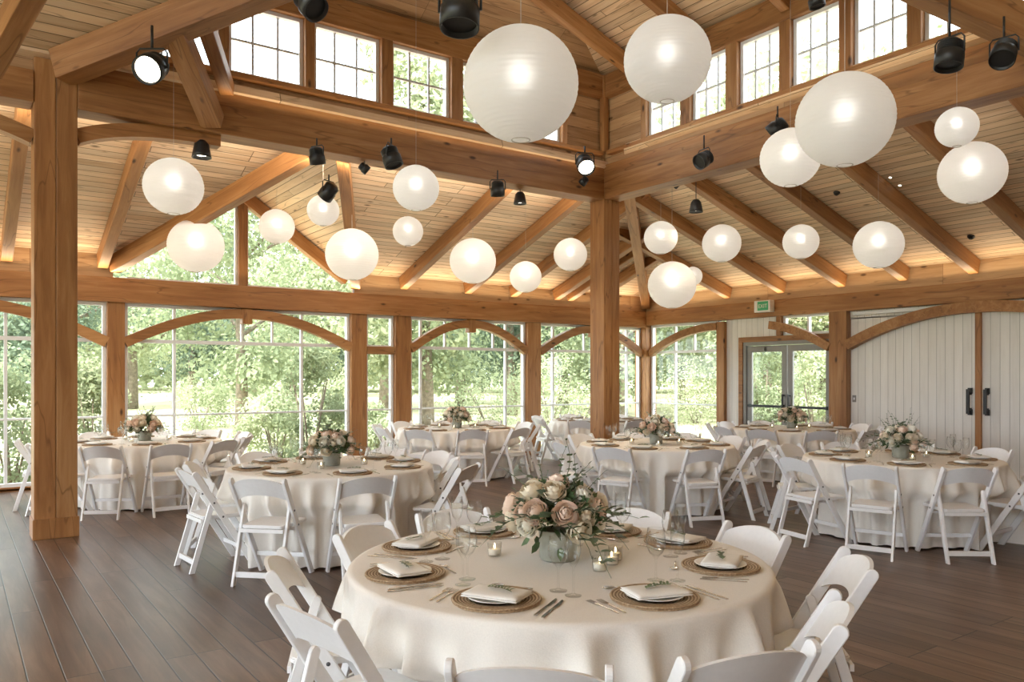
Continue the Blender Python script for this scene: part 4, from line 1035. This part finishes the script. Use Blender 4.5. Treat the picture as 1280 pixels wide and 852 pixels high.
def table(ctr_rf, chairs, where, seed, settings=SECT, detail=False, fl_seed=None, nglass=2, chair_list=None, vase_scale=1.0, face_bias=0):
    global FLOW
    ctr = W(*ctr_rf)
    th0 = -math.atan2(SN, CS)                     # camera frame -> world rotation about Z
    def P(ang, r, z=TZ): return ctr+Vector((r*math.cos(R(ang)+th0), r*math.sin(R(ang)+th0), z))
    t = empty('round_table', ctr); tag(t, 'round banquet table hidden under the cloth, %s' % where, 'table', 'round banquet tables')
    bm = bmesh.new(); lathe(bm, [(0, .735), (.905, .735), (.914, .742), (.914, .756), (.905, .762), (0, .762)], 64); obj('tabletop', bm, 'vinyl', t)
    for k in range(4):
        bm = bmesh.new(); a = R(45+90*k); tube(bm, [(.30*math.cos(a), .30*math.sin(a), .736), (.34*math.cos(a), .34*math.sin(a), .0)], .016, 8); obj('leg', bm, 'muntin', t)
    # chairs
    cl = []
    if chair_list:
        for q in chair_list:
            bp = W(q[0], q[1]); d = ctr-bp if len(q) == 2 else W(q[2], q[3]); d.z = 0; d.normalize(); cl.append((bp, d))
    else:
        for a in chairs:
            ang, rr = a if isinstance(a, tuple) else (a, 1.30)
            bp = P(ang, rr, 0); d = ctr-bp; d.z = 0; d.normalize(); cl.append((bp, d))
    out = []
    for bp, d in cl:
        rz = math.atan2(d.y, d.x)-R(90); co = bp+d*.265; out.append((co, rz, bp))
    # clockwise (seen from above) from the chair nearest the camera
    near = min(out, key=lambda q: q[2].length)
    a0 = math.atan2(near[2].y-ctr.y, near[2].x-ctr.x)
    out.sort(key=lambda q: (a0-math.atan2(q[2].y-ctr.y, q[2].x-ctr.x)+1e-6) % (2*math.pi))
    for k, (co, rz, bp) in enumerate(out):
        lab = 'white folding chair nearest the camera at the %s' % where if k == 0 else 'white folding chair, %s clockwise after the nearest, at the %s' % (ORD[k-1], where)
        chair_at(co, rz, lab, 'folding chairs at the %s' % where)
    c = obj('tablecloth', make_cloth(ctr, [(a, b) for a, b, _ in out], seed), 'cloth'); c.location = (ctr.x, ctr.y, 0)
    tag(c, 'cream floor-length tablecloth on the %s' % where, 'tablecloth', 'cream round tablecloths')
    # place settings
    rnd = random.Random(seed*5+1)
    for (ang, pos) in settings:
        u = R(ang)+th0; rz = u+R(90)              # local +Y points to the table centre
        ctrp = P(ang, .715)
        loc = lambda x, y, z=0.0: ctrp+Matrix.Rotation(rz, 3, 'Z') @ Vector((x, y, z))
        g = lambda s: '%s of the %s' % (s, where)
        put('charger_plate', ME['charger'], ctrp, rz, 'round woven charger of the %s setting on the %s' % (pos, where), 'charger', g('woven chargers'))
        put('dinner_plate', ME['plate'], ctrp+Vector((0, 0, .006)), rz, 'white plate of the %s setting on the %s' % (pos, where), 'plate', g('white plates'))
        nr = rz+rnd.uniform(-.25, .25); npos = loc(rnd.uniform(-.012, .012), -.01, .026)
        put('napkin', ME['napkin'], npos, nr, 'folded cream napkin of the %s setting on the %s' % (pos, where), 'napkin', g('folded napkins'))
        put('herb_sprig', ME['sprig'], npos+Vector((0, 0, .0185))+Matrix.Rotation(rz, 3, 'Z') @ Vector((.01, .0, 0)), nr+rnd.uniform(-.3, .5), 'herb sprig on the napkin of the %s setting, %s' % (pos, where), 'herb sprig', g('herb sprigs'))
        if detail:
            for k, dx in enumerate((-.20, -.232)):
                put('fork', ME['fork'], loc(dx, -.01+.01*k), rz+rnd.uniform(-.08, .08), '%s fork of the %s setting on the %s' % (('inner', 'outer')[k], pos, where), 'fork', g('forks'))
            for k, dx in enumerate((.20, .230)):
                put('knife', ME['knife'], loc(dx, -.01-.01*k), rz+rnd.uniform(-.08, .08), '%s knife of the %s setting on the %s' % (('inner', 'outer')[k], pos, where), 'knife', g('knives'))
            put('spoon', ME['spoon'], loc(-.02, .195), rz+R(90)+rnd.uniform(-.1, .1), 'dessert spoon of the %s setting on the %s' % (pos, where), 'spoon', g('spoons'))
            put('wine_glass', ME['wine'], loc(.17, .215), rz, 'round wine glass of the %s setting on the %s' % (pos, where), 'wine glass', g('glasses'))
            put('champagne_glass', ME['flute'], loc(.245, .17), rz, 'narrow wine glass of the %s setting on the %s' % (pos, where), 'wine glass', g('glasses'))
        else:
            put('fork', ME['fork'], loc(-.20, -.01), rz, 'fork of the %s setting on the %s' % (pos, where), 'fork', g('forks'))
            put('knife', ME['knife'], loc(.20, -.01), rz, 'knife of the %s setting on the %s' % (pos, where), 'knife', g('knives'))
            put('wine_glass', ME['wine'], loc(.16, .21), rz, 'round wine glass of the %s setting on the %s' % (pos, where), 'wine glass', g('glasses'))
            put('champagne_glass', ME['flute'], loc(.235, .17), rz, 'narrow wine glass of the %s setting on the %s' % (pos, where), 'wine glass', g('glasses'))
    # candles
    vs = [(10, .30), (165, .30), (265, .30)] if not detail else [(-52, .27), (-22, .25), (-2, .26), (166, .30), (70, .32)]
    cn = ['front left', 'front right'] 
    for k, (a, r) in enumerate(vs):
        v = empty('votive_candle', P(a, r)); tag(v, 'small lit votive candle on the %s, %s' % (where, ['right of the flowers', 'left of the flowers', 'in front of the flowers'][k] if not detail else ['nearest the front', 'next right of the nearest one', 'third from the front at right', 'left of the flowers', 'behind the flowers'][k]), 'candle', 'votive candles on the %s' % where)
        link('glass', ME['votive_glass'], None, v); cw = link('candle', ME['votive_wax'], None, v); link('flame', ME['flame'], None, cw)
    f = make_flowers(fl_seed or seed, 1.0); f.location = P(0, 0.0); f.rotation_euler = (0, 0, seed*.7); f.scale = (vase_scale,)*3
    tag(f, 'cream and blush rose arrangement in a grey vase on the %s' % where, 'flower arrangement', 'rose centrepieces')
    return ctr
T1 = [(.045, 2.16), (.68, 2.27), (1.10, 2.69, -.94, .34), (1.48, 3.41), (1.25, 4.08), (.70, 4.65), (-.34, 4.60), (-.76, 4.10), (-1.00, 3.39), (-.70, 2.69)]
table((.21, 3.62), None, 'front table', 1, detail=True, chair_list=T1, vase_scale=1.08, settings=[(-157, SECT[0][1]), (-112, SECT[1][1]), (-63, SECT[2][1]), (-12, SECT[3][1]), (30, SECT[4][1]), (64, SECT[5][1]), (120, SECT[6][1]), (160, SECT[7][1])])
table((-1.69, 7.45), [(-100, 1.42), (-66, 1.42), (-140, 1.32), (-170, 1.25), (-20, 1.40), (9, 1.15), (42, 1.25), (75, 1.25), (108, 1.25), (142, 1.2)], 'middle left table', 2)
table((-4.76, 10.3), [(-83, 1.45), (-54, 1.45), (-25, 1.40), (5, 1.3), (38, 1.3), (75, 1.3), (110, 1.3), (145, 1.3), (-150, 1.4), (-116, 1.4)], 'far left table', 3)
table((-.89, 12.85), [(-112, 1.32), (-76, 1.35), (-40, 1.35), (-4, 1.32), (-148, 1.32), (176, 1.32), (32, 1.32), (68, 1.32), (104, 1.32), (140, 1.32)], 'back window table', 4)
table((1.775, 9.8), [(-122, 1.3), (-77, 1.35), (-39, 1.3), (-5, 1.3), (28, 1.25), (62, 1.25), (97, 1.25), (133, 1.25), (172, 1.2), (-158, 1.3)], 'centre table', 5)
table((1.68, 15.2), [(-112, 1.3), (-66, 1.3), (-158, 1.3), (156, 1.3), (-20, 1.3), (25, 1.3), (68, 1.3), (112, 1.3)], 'farthest table', 6)
table((4.47, 12.7), [(-92, 1.35), (-55, 1.35), (-128, 1.35), (-160, 1.3), (165, 1.3), (-20, 1.3), (15, 1.3), (50, 1.25), (95, 1.25), (130, 1.25)], 'glass door table', 7)
table((3.98, 8.15), [(-126, 1.42), (-93, 1.36), (-55, 1.35), (-18, 1.3), (20, 1.3), (58, 1.25), (95, 1.25), (130, 1.25), (165, 1.25), (-158, 1.38)], 'barn door table', 8)

# ------------------------------------------------------------------ trees and shrubs outside
def crown_bm(seed, H, Wd, n, leaf_s, blobs=22, low=.25):
    rnd = random.Random(seed); bm = bmesh.new(); B = []
    for k in range(blobs):
        t = rnd.random(); z = H*(low+(1-low)*t); w = Wd/2*math.sin(math.pi*min(1, .15+.8*t))**.7*rnd.uniform(.3, 1.0); a = rnd.uniform(0, 6.28)
        B.append((Vector((w*math.cos(a), w*math.sin(a), z)), rnd.uniform(.13, .24)*Wd))
    for k in range(n):
        c, r = rnd.choice(B); d = Vector((rnd.gauss(0, 1), rnd.gauss(0, 1), rnd.gauss(0, .8))).normalized(); p = c+d*r*rnd.uniform(.6, 1.08)
        nrm = (d+Vector((rnd.gauss(0, .6), rnd.gauss(0, .6), rnd.gauss(.3, .6)))).normalized()
        u = nrm.orthogonal().normalized(); u = Matrix.Rotation(rnd.uniform(0, 6.28), 3, nrm) @ u; v = nrm.cross(u); s = leaf_s*rnd.uniform(.6, 1.3)
        q = [p-u*s, p-v*s*.55+u*s*.1, p+u*s, p+v*s*.55+u*s*.1]
        bm.faces.new([bm.verts.new(x) for x in q])
    return bm
CR = {}
def crown_me(key, mat, *a):
    if key not in CR: CR[key] = to_mesh('crown', crown_bm(*a), mat, False)
    return CR[key]
def tree(p, kind, s, rz, label, group='trees outside the windows'):
    e = empty('tree', p, rz); tag(e, label, 'tree', group)
    H, Wd, mat = {'round': (9, 7.5, 'fol_mid'), 'tall': (12, 7, 'fol_mid'), 'light': (8, 7, 'fol_light'), 'dark': (10, 7, 'fol_dark'), 'slim': (13, 4.6, 'fol_light')}[kind]
    c = link('crown', crown_me(kind, mat, {'round': 1, 'tall': 2, 'light': 3, 'dark': 4, 'slim': 5}[kind], H, Wd, 11000, .115, 34, .2), None, e)
    bm = bmesh.new(); rnd = random.Random(int(p.x*10)); th = H*.75
    tube(bm, [(0, 0, -.3), (.02, .03, th*.3), (-.1, .06, th*.6), (.05, -.05, th)], [.28, .20, .14, .05], 10)
    for k in range(5):
        a = rnd.uniform(0, 6.28); z = th*rnd.uniform(.35, .75); tube(bm, [(0, 0, z), (math.cos(a)*Wd*.18, math.sin(a)*Wd*.18, z+.8), (math.cos(a)*Wd*.36, math.sin(a)*Wd*.36, z+1.5)], [.09, .06, .02], 6)
    obj('trunk', bm, 'bark', e, True); e.scale = (s, s, s)
def shrub(p, Wd, H, mat, label, seed, leaf_s=.045, n=5200):
    e = empty('shrub', p); tag(e, label, 'shrub', 'shrubs outside the windows')
    bm = crown_bm(seed, H, Wd, n, leaf_s, 26, .02); obj('foliage', bm, mat, e)
    bm = bmesh.new(); rnd = random.Random(seed)
    for k in range(5):
        a = rnd.uniform(0, 6.28); tube(bm, [(0, 0, -.2), (math.cos(a)*Wd*.12, math.sin(a)*Wd*.12, H*.4), (math.cos(a)*Wd*.22, math.sin(a)*Wd*.22, H*.75)], [.025, .018, .006], 6)
    obj('stem', bm, 'bark', e)
GZ0 = -.18
def gp(px, d, z=GZ0): 
    p = at(px, 470, d); p.z = z; return p
tl = [(302, 24, 'tall', .78, 'tall tree with a straight trunk seen through the wide arched window'), (535, 25, 'tall', .85, 'thick trunked tree seen through the window left of the middle post'),
      (60, 30, 'dark', .9, 'dark tree seen beside the thick post'), (-60, 34, 'round', 1.1, 'round tree at the far left outside'), (165, 40, 'light', 1.1, 'pale tree behind the left part of the wide window'),
      (240, 50, 'dark', 1.1, 'distant tree left of the tall straight trunk'), (365, 42, 'light', 1.1, 'pale tree right of the tall straight trunk'), (440, 54, 'dark', 1.15, 'dark distant tree at the right edge of the wide window'),
      (480, 38, 'light', 1.0, 'pale tree behind the narrow window'), (575, 46, 'dark', 1.15, 'dark bluish tree in the window left of the middle post'), (640, 36, 'dark', .95, 'second dark tree in the window left of the middle post'),
      (705, 42, 'light', 1.2, 'pale bushy tree left behind the middle post'), (778, 32, 'round', .9, 'tree with a grey trunk right behind the middle post'), (850, 40, 'light', 1.15, 'pale tree in the right wall window'),
      (925, 46, 'round', 1.2, 'round tree behind the white strip'), (960, 30, 'light', .8, 'tree seen through the left glass door'), (1030, 36, 'light', 1.0, 'pale tree seen through the right glass door'),
      (1130, 30, 'light', 1.7, 'pale tree rising behind the right high windows'), (985, 33, 'light', 1.75, 'tall pale tree behind the glass doors'), (505, 24, 'slim', 1.0, 'nearest tall tree whose top shows in the left high windows'),
      (330, 60, 'light', 1.3, 'far tree in the gable glass'), (110, 56, 'round', 1.2, 'far tall tree left of the wide window'), (660, 58, 'round', 1.2, 'far tall tree beside the middle post'), (805, 54, 'dark', 1.2, 'far dark tree at the hall corner')]
for k, (px, d, kind, s, lab) in enumerate(tl): tree(gp(px, d, GZ0+.3 if d > 34 else GZ0), kind, s, k*1.3, lab)
sl = [(388, 15.4, 1.5, 2.3, 'fol_mid', 'dense green shrub at the right of the wide arched window'), (345, 16.5, 1.6, 1.4, 'fol_light', 'low pale shrub left of the dense green one'), (115, 13.2, 1.4, 1.9, 'fol_light', 'pale shrub just right of the thick post'),
      (15, 12.9, 1.9, 1.9, 'fol_mid', 'green shrub just left of the thick post'), (470, 19, 1.6, 1.0, 'fol_light', 'low shrub behind the narrow window'), (250, 27, 2.6, 1.5, 'fol_light', 'round shrub in the meadow left of the tall trunk'),
      (430, 22, 2.0, 1.6, 'fol_light', 'pale shrub in the meadow at the right of the wide window'), (610, 30, 4.0, 1.9, 'fol_light', 'broad pale shrub in the window left of the middle post'), (690, 25, 3.0, 2.4, 'fol_light', 'tall pale shrub left of the middle post'), (870, 30, 4.0, 2.2, 'fol_light', 'pale shrub in the right wall window'),
      (955, 19, 1.6, 2.6, 'fol_mid', 'leafy shrub outside the left glass door'), (1020, 19, 1.7, 2.3, 'fol_light', 'leafy shrub outside the right glass door')]
for k, (px, d, w, h, m_, lab) in enumerate(sl): shrub(gp(px, d), w, h, m_, lab, 40+k)

# far woods closing the view behind the single trees
bm = bmesh.new(); rnd = random.Random(5)
for k in range(26000):
    ang = rnd.uniform(-62, 50); d = rnd.uniform(62, 78); r_ = d*math.tan(R(ang)) if abs(ang) < 45 else d*math.tan(R(45))*(1 if ang > 0 else -1)+(ang-math.copysign(45, ang))*1.2
    top = 8.5+3.0*noise.noise(Vector((ang*.11, 0, 0)))+1.6*noise.noise(Vector((ang*.5, 3, 0)))
    p = W(r_, d, GZ0+1+top*rnd.random()**.8); nrm = Vector((rnd.gauss(0, 1), rnd.gauss(0, 1), rnd.gauss(.3, 1))).normalized(); u = nrm.orthogonal().normalized(); v = nrm.cross(u); s_ = rnd.uniform(.35, .75)
    bm.faces.new([bm.verts.new(x) for x in (p-u*s_, p-v*s_*.6, p+u*s_, p+v*s_*.6)])
tag(obj('treeline', bm, 'fol_light'), 'far pale woods closing the view beyond the meadow', 'woods', kind='stuff')

# ------------------------------------------------------------------ hall walls behind the camera
bm = bmesh.new(); box(bm, -9, 13, -7.2, -7, 0, 13)
tag(obj('wall_front', bm, 'upper'), 'board wall behind the camera', 'wall', kind='structure')
bm = bmesh.new()
for a, b in ((PLB, 4.9), (8.2, 13)): box(bm, -9.2, -9, -7.2, 13.6, a, b)
box(bm, -9.2, -9, 9, 13.6, 4.9, 8.2)
for y in (-7.2, -3, 1, 5, 8.8): box(bm, -9.19, -9.01, y, y+.25, 0, 8.2)
tag(obj('wall_left', bm, 'upper'), 'board wall with two rows of openings on the left side', 'wall', kind='structure')

# ------------------------------------------------------------------ light
def strip(p0, p1, energy, col, tilt, label):
    p0, p1 = Vector(p0), Vector(p1); ld = bpy.data.lights.new(label, 'AREA'); ld.shape = 'RECTANGLE'; ld.size = (p1-p0).length; ld.size_y = .06; ld.energy = energy; ld.color = col
    o = bpy.data.objects.new(label, ld); COL.objects.link(o); z = -Vector(tilt).normalized(); x = (p1-p0).normalized(); y = z.cross(x)
    m = Matrix((x, y, z)).transposed().to_4x4(); m.translation = (p0+p1)/2; o.matrix_world = m
WARM = (1, .78, .52)
strip((-5, YW-.22, PLT+.03), (12.4, YW-.22, PLT+.03), 42, WARM, (0, -.55, 1), 'plate_uplight')
strip((XW-.22, 12.4, PLT+.03), (XW-.22, -3, PLT+.03), 28, WARM, (-.55, 0, 1), 'plate_uplight')
strip((-6, 9.37, 4.22), (7.9, 9.37, 4.22), 52, (1, .86, .70), (0, 1, -.12), 'ceiling_fill')  # added fill strip, hidden behind the beam, brightens the left aisle ceiling
strip((8.42, 8.8, 4.22), (8.42, -4, 4.22), 7, (1, .84, .66), (1, 0, -.1), 'ceiling_fill')  # weaker added fill, hidden likewise, for the right aisle ceiling
strip((2.4, 8.93, 4.62), (7.9, 8.93, 4.62), 4, WARM, (0, -.35, 1), 'beam_uplight')
strip((7.95, 8.6, 4.62), (7.95, 1, 4.62), 4, WARM, (-.35, 0, 1), 'beam_uplight')
w = bpy.data.worlds.new('sky'); SC.world = w; w.use_nodes = True; nt = w.node_tree; nt.nodes.clear()
bg = nd(nt, 'ShaderNodeBackground', Strength=3.5); bg.inputs['Color'].default_value = (.84, .925, 1.0, 1)
wo = nd(nt, 'ShaderNodeOutputWorld'); nt.links.new(bg.outputs[0], wo.inputs[0])
sd = bpy.data.lights.new('sun', 'SUN'); sd.energy = 4.5; sd.angle = R(3); sd.color = (1, .97, .91)
so = bpy.data.objects.new('sun', sd); COL.objects.link(so)
so.rotation_euler = (W(.25, .55, -.8)).to_track_quat('-Z', 'Y').to_euler()

SC.view_settings.view_transform = 'Standard'; SC.view_settings.look = 'None'; SC.view_settings.gamma = 1; SC.view_settings.use_curve_mapping = False
SC.view_settings.exposure = 1.18
SC.cycles.use_denoising = True
SC.cycles.max_bounces = 10; SC.cycles.diffuse_bounces = 6; SC.cycles.transparent_max_bounces = 24; SC.cycles.glossy_bounces = 4; SC.cycles.transmission_bounces = 6
SC.cycles.sample_clamp_indirect = 6
